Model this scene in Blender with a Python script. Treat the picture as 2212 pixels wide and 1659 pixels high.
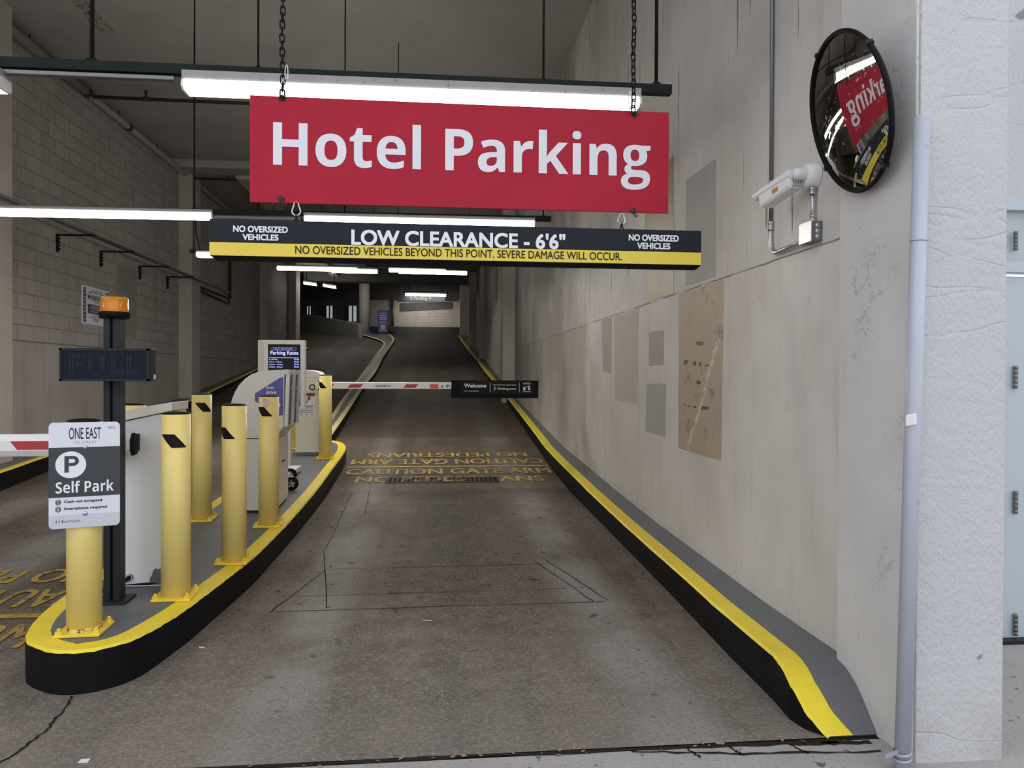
import bpy, bmesh, math, random
from mathutils import Matrix, Vector
random.seed(7)
for o in list(bpy.data.objects):
    bpy.data.objects.remove(o)
SC = bpy.context.scene
COL = SC.collection
PI = math.pi

# ------------------------------------------------------------------ camera
# X = across the drive, Y = along the drive into the garage, Z = up, near road level = 0
F_PX, U0, V0, EYE = 1660.0, 1106.0, 829.5, 1.45
PSI = math.atan((1106 - 930) / F_PX)
PITCH = math.atan((816 - 829.5) / F_PX)
ROLL = 0.004
CAM_R = (Matrix.Rotation(-PSI, 4, 'Z') @ Matrix.Rotation(PI / 2 + PITCH, 4, 'X') @ Matrix.Rotation(ROLL, 4, 'Z'))
cam = bpy.data.cameras.new('camera')
cam.sensor_width = 36.0
cam.lens = 36.0 * F_PX / 2212.0
cam.clip_start = 0.05
cam.clip_end = 300
cam_o = bpy.data.objects.new('camera', cam)
COL.objects.link(cam_o)
cam_o.matrix_world = Matrix.Translation((0, 0, EYE)) @ CAM_R
SC.camera = cam_o

# ------------------------------------------------------------------ sky and exposure
SC.view_settings.view_transform = 'Standard'
SC.view_settings.look = 'None'
SC.view_settings.exposure = 0.0
SC.view_settings.gamma = 1.0
SC.view_settings.use_curve_mapping = False
SKY_STRENGTH = 1.5
TUBE_STRENGTH = 8.0
TUBE_INNER = 14.0
TUBE_DEEP = 46.0
world = bpy.data.worlds.new('overcast_sky')
SC.world = world
world.use_nodes = True
wn, wl = world.node_tree.nodes, world.node_tree.links
wn.clear()
w_out = wn.new('ShaderNodeOutputWorld')
w_bg = wn.new('ShaderNodeBackground')
w_bg.inputs['Strength'].default_value = SKY_STRENGTH
w_tc = wn.new('ShaderNodeTexCoord')
w_sep = wn.new('ShaderNodeSeparateXYZ')
w_ramp = wn.new('ShaderNodeValToRGB')
w_ramp.color_ramp.elements[0].position = 0.0
w_ramp.color_ramp.elements[0].color = (0.84, 0.87, 0.94, 1)
w_ramp.color_ramp.elements[1].position = 0.8
w_ramp.color_ramp.elements[1].color = (0.96, 0.98, 1.04, 1)
wl.new(w_tc.outputs['Generated'], w_sep.inputs[0])
wl.new(w_sep.outputs['Z'], w_ramp.inputs[0])
wl.new(w_ramp.outputs[0], w_bg.inputs['Color'])
wl.new(w_bg.outputs[0], w_out.inputs['Surface'])


# ------------------------------------------------------------------ profiles of the ramp
def interp(t, pts):
    if t <= pts[0][0]:
        return pts[0][1]
    for (a, b), (c, d) in zip(pts, pts[1:]):
        if t <= c:
            return b + (d - b) * (t - a) / (c - a)
    return pts[-1][1]


G_PTS = [(-9, 0), (3.2, 0), (3.85, .01), (5.1, .055), (6.5, .1), (8.4, .165), (10, .27), (12, .435), (17.3, .93),
         (24.1, 1.70), (32.3, 2.63), (36, 3.05), (40, 3.65), (44, 4.3), (45.5, 4.42), (60, 4.42)]
K_PTS = [(-5, .17), (3.3, .205), (4.1, .21), (5, .235), (6.12, .265), (7.6, .33), (9.2, .42), (10.6, .49), (14, .78),
         (17, 1.03), (24.1, 1.79), (32.3, 2.72), (36, 3.14), (40, 3.74), (44, 4.36), (60, 4.5)]


def G(y): return interp(y, G_PTS)     # road surface
def K(y): return interp(y, K_PTS)     # kerb / island top


# ------------------------------------------------------------------ survey helpers: sight lines met with real planes
CAM_P = Vector((0, 0, EYE))
R3 = CAM_R.to_3x3()


def sight(u, v): return R3 @ Vector(((u - U0) / F_PX, -(v - V0) / F_PX, -1.0))
def aX(u, v, x): d = sight(u, v); return CAM_P + d * (x / d.x)
def aY(u, v, y): d = sight(u, v); return CAM_P + d * (y / d.y)


def aF(u, v, fn):
    d = sight(u, v)
    lo, hi = 1.0, 60.0
    t = 1.0
    while t < 60:
        p = CAM_P + d * t
        if p.z < fn(p.y):
            return p
        t += 0.004
    return CAM_P + d * 60


# ------------------------------------------------------------------ materials
MATS = {}


def nodes_of(m):
    m.use_nodes = True
    nt = m.node_tree
    return nt, nt.nodes['Principled BSDF']


def mat(name, col, rough=0.6, metal=0.0, var=0.12, scale=6.0, bump=0.0, bscale=60.0, dirt=None, dirt_at=0.62, emit=0.0, coat=0.0, dscale=None):
    if name in MATS:
        return MATS[name]
    m = bpy.data.materials.new(name)
    nt, b = nodes_of(m)
    n, l = nt.nodes, nt.links
    b.inputs['Roughness'].default_value = rough
    b.inputs['Metallic'].default_value = metal
    if coat:
        b.inputs['Coat Weight'].default_value = coat
    if max(col) < .05:
        b.inputs['Specular IOR Level'].default_value = .13
    tc = n.new('ShaderNodeTexCoord')
    col4 = (*col, 1)
    src = None
    if var:
        nz = n.new('ShaderNodeTexNoise')
        nz.inputs['Scale'].default_value = scale
        nz.inputs['Detail'].default_value = 5
        l.new(tc.outputs['Object'], nz.inputs['Vector'])
        mx = n.new('ShaderNodeMix'); mx.data_type = 'RGBA'
        mx.inputs['A'].default_value = tuple(c * (1 - var) for c in col) + (1,)
        mx.inputs['B'].default_value = tuple(min(1, c * (1 + var)) for c in col) + (1,)
        l.new(nz.outputs['Fac'], mx.inputs['Factor'])
        src = mx.outputs['Result']
        if dirt:
            n2 = n.new('ShaderNodeTexNoise')
            n2.inputs['Scale'].default_value = dscale or scale * 3.1
            n2.inputs['Detail'].default_value = 8
            n2.inputs['Roughness'].default_value = 0.7
            l.new(tc.outputs['Object'], n2.inputs['Vector'])
            rp = n.new('ShaderNodeValToRGB')
            rp.color_ramp.elements[0].position = dirt_at
            rp.color_ramp.elements[1].position = min(1, dirt_at + 0.08)
            l.new(n2.outputs['Fac'], rp.inputs[0])
            m2 = n.new('ShaderNodeMix'); m2.data_type = 'RGBA'
            m2.inputs['B'].default_value = (*dirt, 1)
            l.new(rp.outputs[0], m2.inputs['Factor'])
            l.new(src, m2.inputs['A'])
            src = m2.outputs['Result']
        l.new(src, b.inputs['Base Color'])
    else:
        b.inputs['Base Color'].default_value = col4
    if bump:
        nb = n.new('ShaderNodeTexNoise')
        nb.inputs['Scale'].default_value = bscale
        nb.inputs['Detail'].default_value = 4
        l.new(tc.outputs['Object'], nb.inputs['Vector'])
        bp = n.new('ShaderNodeBump')
        bp.inputs['Strength'].default_value = bump
        bp.inputs['Distance'].default_value = 0.01
        l.new(nb.outputs['Fac'], bp.inputs['Height'])
        l.new(bp.outputs['Normal'], b.inputs['Normal'])
    if emit:
        b.inputs['Emission Color'].default_value = col4
        b.inputs['Emission Strength'].default_value = emit
    MATS[name] = m
    return m


class NT:
    """small node-graph helper for the large surface materials"""
    def __init__(self, name):
        self.m = bpy.data.materials.new(name)
        self.nt, self.b = nodes_of(self.m)
        self.n, self.l = self.nt.nodes, self.nt.links
        tc = self.n.new('ShaderNodeTexCoord')
        self.pos = tc.outputs['Object']
        s = self.n.new('ShaderNodeSeparateXYZ')
        self.l.new(self.pos, s.inputs[0])
        self.x, self.y, self.z = s.outputs

    def put(self, v, sock):
        if isinstance(v, (int, float)):
            sock.default_value = v
        elif isinstance(v, tuple):
            sock.default_value = (*v, 1) if len(v) == 3 and len(sock.default_value) == 4 else v
        else:
            self.l.new(v, sock)

    def math(self, op, a, b=0.0, c=0.0):
        k = self.n.new('ShaderNodeMath'); k.operation = op
        self.put(a, k.inputs[0]); self.put(b, k.inputs[1]); self.put(c, k.inputs[2])
        return k.outputs[0]

    def vec(self, x, y, z):
        k = self.n.new('ShaderNodeCombineXYZ')
        self.put(x, k.inputs[0]); self.put(y, k.inputs[1]); self.put(z, k.inputs[2])
        return k.outputs[0]

    def scaled(self, sx, sy, sz):
        k = self.n.new('ShaderNodeVectorMath'); k.operation = 'MULTIPLY'
        self.l.new(self.pos, k.inputs[0]); k.inputs[1].default_value = (sx, sy, sz)
        return k.outputs[0]

    def noise(self, scale, detail=5, rough=0.55, vec=None, dist=0.0):
        k = self.n.new('ShaderNodeTexNoise')
        k.inputs['Scale'].default_value = scale
        k.inputs['Detail'].default_value = detail
        k.inputs['Roughness'].default_value = rough
        k.inputs['Distortion'].default_value = dist
        self.l.new(vec or self.pos, k.inputs['Vector'])
        return k.outputs['Fac']

    def step(self, v, a, b):
        k = self.n.new('ShaderNodeMapRange')
        k.inputs['From Min'].default_value = a
        k.inputs['From Max'].default_value = b
        self.put(v, k.inputs['Value'])
        return k.outputs[0]

    def mix(self, f, a, b):
        k = self.n.new('ShaderNodeMix'); k.data_type = 'RGBA'
        self.put(f, k.inputs['Factor']); self.put(a, k.inputs['A']); self.put(b, k.inputs['B'])
        return k.outputs['Result']

    def bump(self, h, strength, dist=0.01):
        k = self.n.new('ShaderNodeBump')
        k.inputs['Strength'].default_value = strength
        k.inputs['Distance'].default_value = dist
        self.put(h, k.inputs['Height'])
        self.l.new(k.outputs[0], self.b.inputs['Normal'])

    def done(self, col, rough=0.7):
        self.put(col, self.b.inputs['Base Color'])
        self.put(rough, self.b.inputs['Roughness'])
        return self.m


def road_material():
    t = NT('worn_concrete_road')
    big = t.noise(0.8, 6, 0.62)
    mid = t.noise(4.5, 7, 0.68)
    fine = t.noise(95, 3, 0.6)
    grain = t.noise(44, 8, 0.75)
    streak = t.noise(1.0, 6, 0.62, t.scaled(2.6, 0.22, 1))
    c = t.mix(t.step(big, .36, .64), (.088, .063, .042), (.185, .148, .113))
    c = t.mix(t.math('MULTIPLY', t.step(mid, .44, .64), .60), c, (.170, .136, .104))
    c = t.mix(t.math('MULTIPLY', t.step(t.noise(2.4, 7, .7), .50, .66), .60), c, (.058, .043, .031))
    c = t.mix(t.math('MULTIPLY', t.step(streak, .46, .62), .62), c, (.058, .042, .029))
    # tyre-polished bands where the grey aggregate shows through the dirt
    for cx, wd in ((-.66, .20), (1.02, .22), (-3.0, .3), (-4.1, .3)):
        band = t.math('SUBTRACT', 1.0, t.step(t.math('ABSOLUTE', t.math('SUBTRACT', t.math('ADD', t.x, t.math('MULTIPLY', streak, .12)), cx + .06)), wd * .45, wd * 1.25))
        c = t.mix(t.math('MULTIPLY', band, t.math('MULTIPLY', t.step(t.noise(1.1, 5, .6), .30, .54), .72)), c, (.290, .276, .258))
    # oil-darkened middle of the wheel lane
    mid_lane = t.math('SUBTRACT', 1.0, t.step(t.math('ABSOLUTE', t.math('SUBTRACT', t.x, .20)), .10, .50))
    oil = t.math('MULTIPLY', mid_lane, t.step(t.noise(1.3, 7, .68), .42, .60))
    c = t.mix(t.math('MULTIPLY', oil, .70), c, (.046, .037, .030))
    # one heavy oil patch in front of the grate, where cars wait
    ex = t.math('DIVIDE', t.math('SUBTRACT', t.x, .22), .46)
    ey = t.math('DIVIDE', t.math('SUBTRACT', t.y, 7.9), 1.25)
    er = t.math('ADD', t.math('ADD', t.math('MULTIPLY', ex, ex), t.math('MULTIPLY', ey, ey)), t.math('MULTIPLY', t.math('SUBTRACT', mid, .5), 2.2))
    c = t.mix(t.math('MULTIPLY', t.step(er, 1.25, .25), .72), c, (.040, .031, .024))
    # brown drip stains down the middle of the near slab
    ec = t.math('SUBTRACT', 1.0, t.step(t.math('ABSOLUTE', t.math('SUBTRACT', t.x, .12)), .30, .62))
    c = t.mix(t.math('MULTIPLY', ec, t.math('MULTIPLY', t.step(t.noise(5.5, 7, .75), .48, .60), .55)), c, (.070, .052, .036))
    # exposed aggregate and dark spots
    c = t.mix(t.math('MULTIPLY', t.step(grain, .52, .62), .42), c, (.27, .245, .215))
    c = t.mix(t.math('MULTIPLY', t.step(fine, .58, .66), .62), c, (.40, .375, .34))
    c = t.mix(t.math('MULTIPLY', t.step(t.noise(70, 2, .5), .38, .31), .75), c, (.030, .025, .021))
    gum = t.step(t.noise(11.0, 2, .5), .69, .71)
    c = t.mix(t.math('MULTIPLY', gum, .8), c, (.026, .023, .021))
    # paler mix over the outer edge of the slab, border broken by noise
    outer_tone = t.step(t.math('ADD', t.y, t.math('MULTIPLY', t.math('SUBTRACT', mid, .5), 3.2)), 4.9, 3.1)
    c = t.mix(t.math('MULTIPLY', outer_tone, .46), c, t.mix(t.step(grain, .40, .64), (.205, .187, .165), (.40, .372, .34)))
    # darker brown road beyond the gate line and up the ramp, greyer higher up
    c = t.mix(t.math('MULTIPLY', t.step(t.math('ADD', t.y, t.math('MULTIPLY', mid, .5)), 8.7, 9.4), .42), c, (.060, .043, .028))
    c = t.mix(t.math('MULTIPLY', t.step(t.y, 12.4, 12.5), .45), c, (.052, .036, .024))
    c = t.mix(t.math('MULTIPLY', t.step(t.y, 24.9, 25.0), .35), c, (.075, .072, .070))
    t.bump(t.math('ADD', t.math('MULTIPLY', grain, .6), t.math('MULTIPLY', fine, .5)), .6, .008)
    t.b.inputs['Specular IOR Level'].default_value = .22
    return t.done(c, t.math('ADD', .50, t.math('MULTIPLY', mid, .40)))


def sidewalk_material():
    t = NT('pale_sidewalk_concrete')
    c = t.mix(t.noise(3, 6, .6), (.30, .285, .27), (.44, .43, .42))
    c = t.mix(t.math('MULTIPLY', t.step(t.noise(60, 4, .7), .55, .68), .6), c, (.14, .13, .12))
    c = t.mix(t.math('MULTIPLY', t.step(t.noise(14, 3, .5), .66, .70), .8), c, (.07, .06, .055))
    t.bump(t.noise(50, 6, .7), .5)
    return t.done(c, .8)


def wall_paint_material():
    t = NT('stained_wall_paint')
    seam_z = 2.09
    n1 = t.noise(1.1, 6, .6)
    lower = t.mix(t.step(n1, .35, .65), (.58, .55, .50), (.69, .66, .615))
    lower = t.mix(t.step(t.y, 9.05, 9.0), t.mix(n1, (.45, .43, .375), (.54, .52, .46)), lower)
    upper = t.mix(t.step(n1, .35, .65), (.54, .52, .49), (.68, .66, .63))
    c = t.mix(t.step(t.z, seam_z - .004, seam_z + .004), lower, upper)
    st = t.noise(1.0, 7, .7, t.scaled(1, 7.5, .6))
    c = t.mix(t.math('MULTIPLY', t.step(st, .54, .74), .30), c, (.30, .27, .23))
    # darker blotches from the middle of the wall inward
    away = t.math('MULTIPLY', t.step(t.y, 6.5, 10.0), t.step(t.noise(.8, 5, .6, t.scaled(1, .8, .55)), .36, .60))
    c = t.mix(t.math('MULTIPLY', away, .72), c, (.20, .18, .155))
    # black drips above the seam
    drip = t.step(t.noise(1.0, 3, .5, t.scaled(1, 20, 1.0)), .665, .69)
    drip = t.math('MULTIPLY', drip, t.step(t.z, seam_z, seam_z + .05))
    c = t.mix(t.math('MULTIPLY', drip, .75), c, (.10, .085, .07))
    spk = t.step(t.noise(15, 6, .78), .675, .70)
    c = t.mix(t.math('MULTIPLY', spk, .7), c, (.14, .12, .11))
    sc = t.step(t.noise(9, 7, .72, t.scaled(1, 1.7, .5)), .63, .70)
    c = t.mix(t.math('MULTIPLY', sc, .45), c, (.22, .20, .185))
    line = t.step(t.math('ABSOLUTE', t.math('SUBTRACT', t.z, t.math('ADD', seam_z - .008, t.math('MULTIPLY', t.noise(6), .016)))), .007, .003)
    c = t.mix(t.math('MULTIPLY', line, t.math('MULTIPLY', t.step(t.noise(2.5), .38, .52), .8)), c, (.13, .11, .09))
    t.bump(t.math('ADD', t.noise(25, 6, .65), t.math('MULTIPLY', t.step(t.z, seam_z - .006, seam_z + .006), 1.5)), .22)
    return t.done(c, .62)


def pilaster_material():
    t = NT('chipped_pilaster_paint')
    c = t.mix(t.step(t.noise(1.4, 6, .6), .35, .65), (.60, .59, .58), (.69, .68, .67))
    c = t.mix(t.math('MULTIPLY', t.step(t.noise(26, 6, .75), .66, .69), .75), c, (.20, .18, .165))
    crack = t.step(t.math('ABSOLUTE', t.math('SUBTRACT', t.noise(2.6, 7, .65), .5)), .006, .001)
    c = t.mix(t.math('MULTIPLY', crack, t.math('MULTIPLY', t.step(t.noise(1.7), .48, .6), .7)), c, (.22, .20, .18))
    t.bump(t.noise(40, 6, .7), .35)
    return t.done(c, .65)


def stucco_material():
    t = NT('rough_white_stucco')
    c = t.mix(t.noise(2.0, 5, .6), (.52, .525, .54), (.60, .605, .62))
    low = t.math('MULTIPLY', t.step(t.z, .30, .10), t.step(t.noise(9, 6, .7), .42, .62))
    c = t.mix(t.math('MULTIPLY', low, .55), c, (.45, .43, .40))
    hole = t.step(t.noise(7, 1, .3), .765, .78)
    c = t.mix(t.math('MULTIPLY', hole, .7), c, (.12, .12, .12))
    h = t.math('ADD', t.noise(48, 6, .6, t.scaled(1.5, 1, .8)), t.math('MULTIPLY', t.noise(14, 3, .5), .6))
    crack = t.step(t.math('ABSOLUTE', t.math('SUBTRACT', t.noise(.55, 4, .6, t.scaled(.5, 1, 2.0)), .5)), .004, .0005)
    h = t.math('SUBTRACT', h, t.math('MULTIPLY', crack, .22))
    t.bump(h, .85, .012)
    return t.done(c, .6)


def block_material(name, along, tint=(1, 1, 1), base_z=1.9, all_block=False):
    t = NT(name)
    a = t.x if along == 'x' else t.y
    bk = t.n.new('ShaderNodeTexBrick')
    bk.inputs['Scale'].default_value = 1.0
    bk.inputs['Brick Width'].default_value = .405
    bk.inputs['Row Height'].default_value = .2026
    bk.inputs['Mortar Size'].default_value = .0075
    bk.inputs['Mortar Smooth'].default_value = .3
    bk.inputs['Bias'].default_value = 0
    bk.inputs['Color1'].default_value = (.36 * tint[0], .337 * tint[1], .315 * tint[2], 1)
    bk.inputs['Color2'].default_value = (.41 * tint[0], .387 * tint[1], .362 * tint[2], 1)
    bk.inputs['Mortar'].default_value = (.225 * tint[0], .205 * tint[1], .185 * tint[2], 1)
    t.l.new(t.vec(a, t.math('SUBTRACT', t.z, base_z), 0.0), bk.inputs['Vector'])
    n1 = t.noise(1.2, 6, .6)
    plain = t.mix(t.step(n1, .3, .7), (.33 * tint[0], .307 * tint[1], .283 * tint[2]), (.42 * tint[0], .395 * tint[1], .365 * tint[2]))
    form = t.step(t.math('ABSOLUTE', t.math('SUBTRACT', t.z, 1.895)), .012, .004)
    plain = t.mix(t.math('MULTIPLY', form, .7), plain, (.08, .065, .055))
    if all_block:
        c = bk.outputs['Color']
        hb = bk.outputs['Fac']
    else:
        f = t.step(t.z, base_z - .002, base_z + .002)
        c = t.mix(f, plain, bk.outputs['Color'])
        hb = t.math('MULTIPLY', bk.outputs['Fac'], f)
    c = t.mix(t.math('MULTIPLY', t.step(t.noise(1.0, 6, .65, t.scaled(4, 4, .5)), .50, .72), .40), c, (.20 * tint[0], .175 * tint[1], .15 * tint[2]))
    c = t.mix(t.math('MULTIPLY', t.step(t.noise(20, 5, .75), .69, .72), .6), c, (.12, .10, .09))
    t.bump(t.math('SUBTRACT', t.math('MULTIPLY', t.noise(45, 5, .7), .5), hb), .5, .008)
    return t.done(c, .7)


def plain_concrete(name, a, b, spots=.70):
    t = NT(name)
    c = t.mix(t.step(t.noise(1.3, 6, .6), .3, .7), a, b)
    c = t.mix(t.math('MULTIPLY', t.step(t.noise(11, 5, .7, t.scaled(1, 1.6, 1)), spots, spots + .03), .75), c, (.07, .06, .055))
    t.bump(t.noise(30, 6, .65), .25)
    return t.done(c, .75)


def worn_paint(name, col, under, amount=.5, scale=28.0):
    """road-marking paint that has flaked through to the concrete"""
    t = NT(name)
    w = t.step(t.noise(scale, 6, .75), amount - .03, amount + .03)
    big = t.step(t.noise(2.6, 3, .5), .34, .58)
    f = t.math('MULTIPLY', w, t.math('ADD', .55, t.math('MULTIPLY', big, .45)))
    c = t.mix(f, under, t.mix(t.noise(9), tuple(x * .85 for x in col), col))
    return t.done(c, .7)


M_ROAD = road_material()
M_WALK = sidewalk_material()
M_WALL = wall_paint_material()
M_PIL = pilaster_material()
M_STUCCO = stucco_material()
M_BLOCK_Y = block_material('painted_block_along_drive', 'y')
M_BLOCK_R = block_material('painted_block_right', 'y', (1.18, 1.17, 1.13), 1.9, True)
M_BLOCK_X = block_material('painted_block_across', 'x', (1.25, 1.22, 1.18), 1.9, True)
M_PIER = plain_concrete('pier_concrete', (.39, .36, .32), (.50, .465, .42))
M_CEIL = plain_concrete('ceiling_concrete', (.30, .29, .28), (.36, .35, .34), .72)
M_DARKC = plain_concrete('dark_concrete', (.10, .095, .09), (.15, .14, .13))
M_KERBBLACK = mat('black_kerb_paint', (.007, .007, .008), .5, 0, .3, 9, .3, 30)
M_KERBYEL = mat('yellow_kerb_paint', (.88, .69, .030), .5, 0, .10, 8, .35, 45, dirt=(.30, .22, .05), dirt_at=.66)
M_KERBPALE = mat('weathered_pale_yellow_paint', (.72, .61, .30), .6, 0, .22, 10, .35, 45, dirt=(.25, .20, .10), dirt_at=.58)
M_GREYPAINT = mat('slate_grey_floor_paint', (.132, .138, .150), .5, 0, .12, 5, .25, 40, dirt=(.05, .05, .052), dirt_at=.70)
M_BOLLARD = mat('pale_yellow_sleeve', (.86, .69, .24), .38, 0, .05, 3, .03, 20, dirt=(.25, .17, .06), dirt_at=.735, dscale=26)
M_PLATE = mat('bright_yellow_plate_paint', (.88, .66, .05), .45, 0, .08, 12, .1, 50, dirt=(.25, .13, .04), dirt_at=.70)
M_BLACK = mat('black_plastic', (.006, .006, .0065), .6, 0, .2, 12)
M_BLACKTAPE = mat('black_tape', (.010, .010, .011), .45, 0, .2, 12)
M_CHARCOAL = mat('charcoal_metal', (.028, .030, .033), .42, .3, .15, 14)
M_STRUT = mat('dark_green_steel', (.014, .020, .018), .55, .3, .25, 12)
M_ROD = mat('rusty_black_rod', (.020, .017, .015), .7, .4, .3, 30)
M_WHITE = mat('white_enamel', (.78, .78, .77), .4, 0, .04, 4)
M_CAB = mat('off_white_cabinet', (.70, .67, .61), .42, 0, .05, 4, 0, 60, dirt=(.38, .33, .26), dirt_at=.745, dscale=20)
M_CABGREY = mat('chalky_white_cabinet', (.76, .77, .78), .5, 0, .06, 4, 0, 60, dirt=(.42, .40, .38), dirt_at=.74, dscale=20)
M_KIOSK = mat('kiosk_white_shell', (.66, .65, .60), .45, 0, .06, 3, 0, 60, dirt=(.40, .37, .32), dirt_at=.745, dscale=14)
M_STEEL = mat('galvanised_steel', (.52, .53, .54), .32, .85, .12, 18)
M_DULLSTEEL = mat('dull_conduit', (.20, .20, .20), .45, .7, .15, 20)
M_PIPE = mat('weathered_pvc', (.43, .455, .53), .42, 0, .08, 5, .1, 30, dirt=(.27, .29, .35), dirt_at=.62, dscale=9)
M_RUST = mat('rusty_pipe', (.055, .042, .036), .75, .3, .35, 20)
M_GREYPIPE = mat('painted_grey_pipe', (.25, .24, .225), .6, 0, .15, 5, .1, 30, dirt=(.10, .07, .05), dirt_at=.66)
M_RED = mat('red_sign_face', (.405, .013, .034), .42, 0, .14, 3.2, 0, 60, dirt=(.33, .03, .065), dirt_at=.64)
M_RED.node_tree.nodes['Principled BSDF'].inputs['Specular IOR Level'].default_value = .18
M_LETTER = mat('weathered_white_vinyl', (.74, .76, .80), .45, 0, .06, 6, 0, 60, dirt=(.30, .30, .32), dirt_at=.76, dscale=24)
M_SIGNBLACK = mat('navy_black_sign', (.019, .022, .030), .42, 0, .1, 5)
M_SIGNYEL = mat('sign_yellow', (.80, .62, .060), .42, 0, .05, 5)
M_INK = mat('dark_ink', (.020, .020, .028), .5, 0, .1, 20)
M_WHITEINK = mat('white_ink', (.82, .83, .86), .45, 0, .03, 20)
M_GREYINK = mat('pale_grey_ink', (.42, .42, .46), .5, 0, .05, 20)
M_SLATE = mat('slate_sign_band', (.038, .043, .051), .45, 0, .08, 8)
M_SIGNWHITE = mat('sign_white', (.74, .76, .84), .4, 0, .03, 6)
M_SIGNGREY = mat('sign_pale_grey', (.60, .62, .69), .4, 0, .03, 6)
M_REDTAPE = mat('red_reflective_tape', (.42, .020, .035), .35, 0, .12, 12)
M_ORANGE = mat('orange_sticker', (.62, .12, .04), .45, 0, .1, 12)
M_PURPLE = mat('purple_decal', (.090, .085, .300), .4, 0, .08, 8)
M_DARKPURPLE = mat('dark_purple_panel', (.055, .040, .090), .3, 0, .2, 10)
M_SCREEN = mat('unlit_screen', (.008, .011, .021), .5, 0, .1, 10)
M_LED = mat('unlit_led', (.048, .052, .06), .3, 0, .2, 30)
M_SCREENLIT = mat('lit_screen_black', (.012, .012, .016), .25, 0, .0)
M_SCREENTXT = mat('lit_screen_letters', (.52, .55, 1.0), .4, 0, 0, emit=.75)
M_SCREENDIM = mat('lit_screen_dim_letters', (.30, .32, .95), .4, 0, 0, emit=.50)
M_DOOR = mat('pale_blue_door_paint', (.47, .53, .58), .45, 0, .04, 4)
M_BRASS = mat('aged_hinge_metal', (.20, .18, .16), .5, .5, .2, 30)
M_SHELLBLACK = mat('mirror_back_shell', (.018, .022, .026), .5, 0, .15, 10)
M_WORN = worn_paint('worn_yellow_marking', (.50, .35, .075), (.080, .060, .044), .42)
M_WORNLEFT = worn_paint('cracked_yellow_marking', (.52, .34, .04), (.085, .066, .05), .42, 20)
M_CRACK = mat('dirt_filled_joint', (.022, .019, .016), .9, 0, .4, 25, .5, 60)
M_LEAF = mat('dry_leaf', (.36, .235, .10), .7, 0, .4, 90)
M_IRON = mat('cast_iron_grate', (.045, .042, .040), .55, .5, .3, 25)
M_PIT = mat('drain_darkness', (.004, .004, .004), .9, 0, 0)

M_LAMPBODY = mat('dusty_lamp_housing', (.30, .30, .30), .6, 0, .15, 8, 0, 60, dirt=(.10, .10, .10), dirt_at=.60, dscale=30)
M_TUBE = bpy.data.materials.new('fluorescent_diffuser')
_nt, _b = nodes_of(M_TUBE)
_b.inputs['Base Color'].default_value = (.9, .9, .88, 1)
_b.inputs['Emission Color'].default_value = (1.0, .95, .87, 1)
_b.inputs['Emission Strength'].default_value = TUBE_STRENGTH

M_TUBEWARM = bpy.data.materials.new('warm_fluorescent_diffuser')
_nt, _b = nodes_of(M_TUBEWARM)
_b.inputs['Base Color'].default_value = (.9, .9, .86, 1)
_b.inputs['Emission Color'].default_value = (1.0, .955, .885, 1)
_b.inputs['Emission Strength'].default_value = TUBE_INNER

M_TUBEDEEP = M_TUBEWARM.copy()
M_TUBEDEEP.name = 'bright_fluorescent_diffuser'
M_TUBEDEEP.node_tree.nodes['Principled BSDF'].inputs['Emission Strength'].default_value = TUBE_DEEP

M_AMBER = bpy.data.materials.new('amber_lens')
_nt, _b = nodes_of(M_AMBER)
_b.inputs['Base Color'].default_value = (.95, .36, .015, 1)
_b.inputs['Roughness'].default_value = .12
_b.inputs['Transmission Weight'].default_value = .55
_b.inputs['IOR'].default_value = 1.3
_b.inputs['Coat Weight'].default_value = .4
M_BULB = mat('frosted_beacon_bulb', (.95, .62, .18), .4, 0, 0)

M_MIRROR = NT('dusty_convex_mirror')
_d = M_MIRROR.step(M_MIRROR.noise(60, 6, .75), .60, .68)
_d2 = M_MIRROR.step(M_MIRROR.noise(2.5, 5, .6), .42, .7)
M_MIRROR.b.inputs['Metallic'].default_value = 1.0
M_MIRROR = M_MIRROR.done(M_MIRROR.mix(M_MIRROR.math('MULTIPLY', _d, _d2), (.46, .45, .41), (.80, .78, .72)),
                         M_MIRROR.math('ADD', .03, M_MIRROR.math('MULTIPLY', _d, .35)))


# ------------------------------------------------------------------ mesh builders
WM = {}       # world matrix of every thing and part, known without a depsgraph update


def link(o, parent=None):
    COL.objects.link(o)
    if parent is not None:
        o.parent = parent
        WM[o.name] = WM[parent.name].copy()
    return o


def thing(name, label, cat, loc=(0, 0, 0), rz=0.0, group=None):
    o = bpy.data.objects.new(name, None)
    o.empty_display_size = .1
    COL.objects.link(o)
    o.location = loc
    o.rotation_euler = (0, 0, rz)
    WM[o.name] = Matrix.Translation(loc) @ Matrix.Rotation(rz, 4, 'Z')
    o['label'] = label
    o['category'] = cat
    if group:
        o['group'] = group
    return o


def slope_box(x0, y0, x1, y1, h0, h1, up=.0015):
    """low box whose underside follows the island slope"""
    c = [(x0, y0), (x1, y0), (x1, y1), (x0, y1)]
    return MB().hexa([(x, y, K(y) + up + h0) for x, y in c], [(x, y, K(y) + up + h1) for x, y in c])


def tag(o, label, cat, group=None, kind=None):
    o['label'] = label
    o['category'] = cat
    if group:
        o['group'] = group
    if kind:
        o['kind'] = kind
    return o


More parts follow.
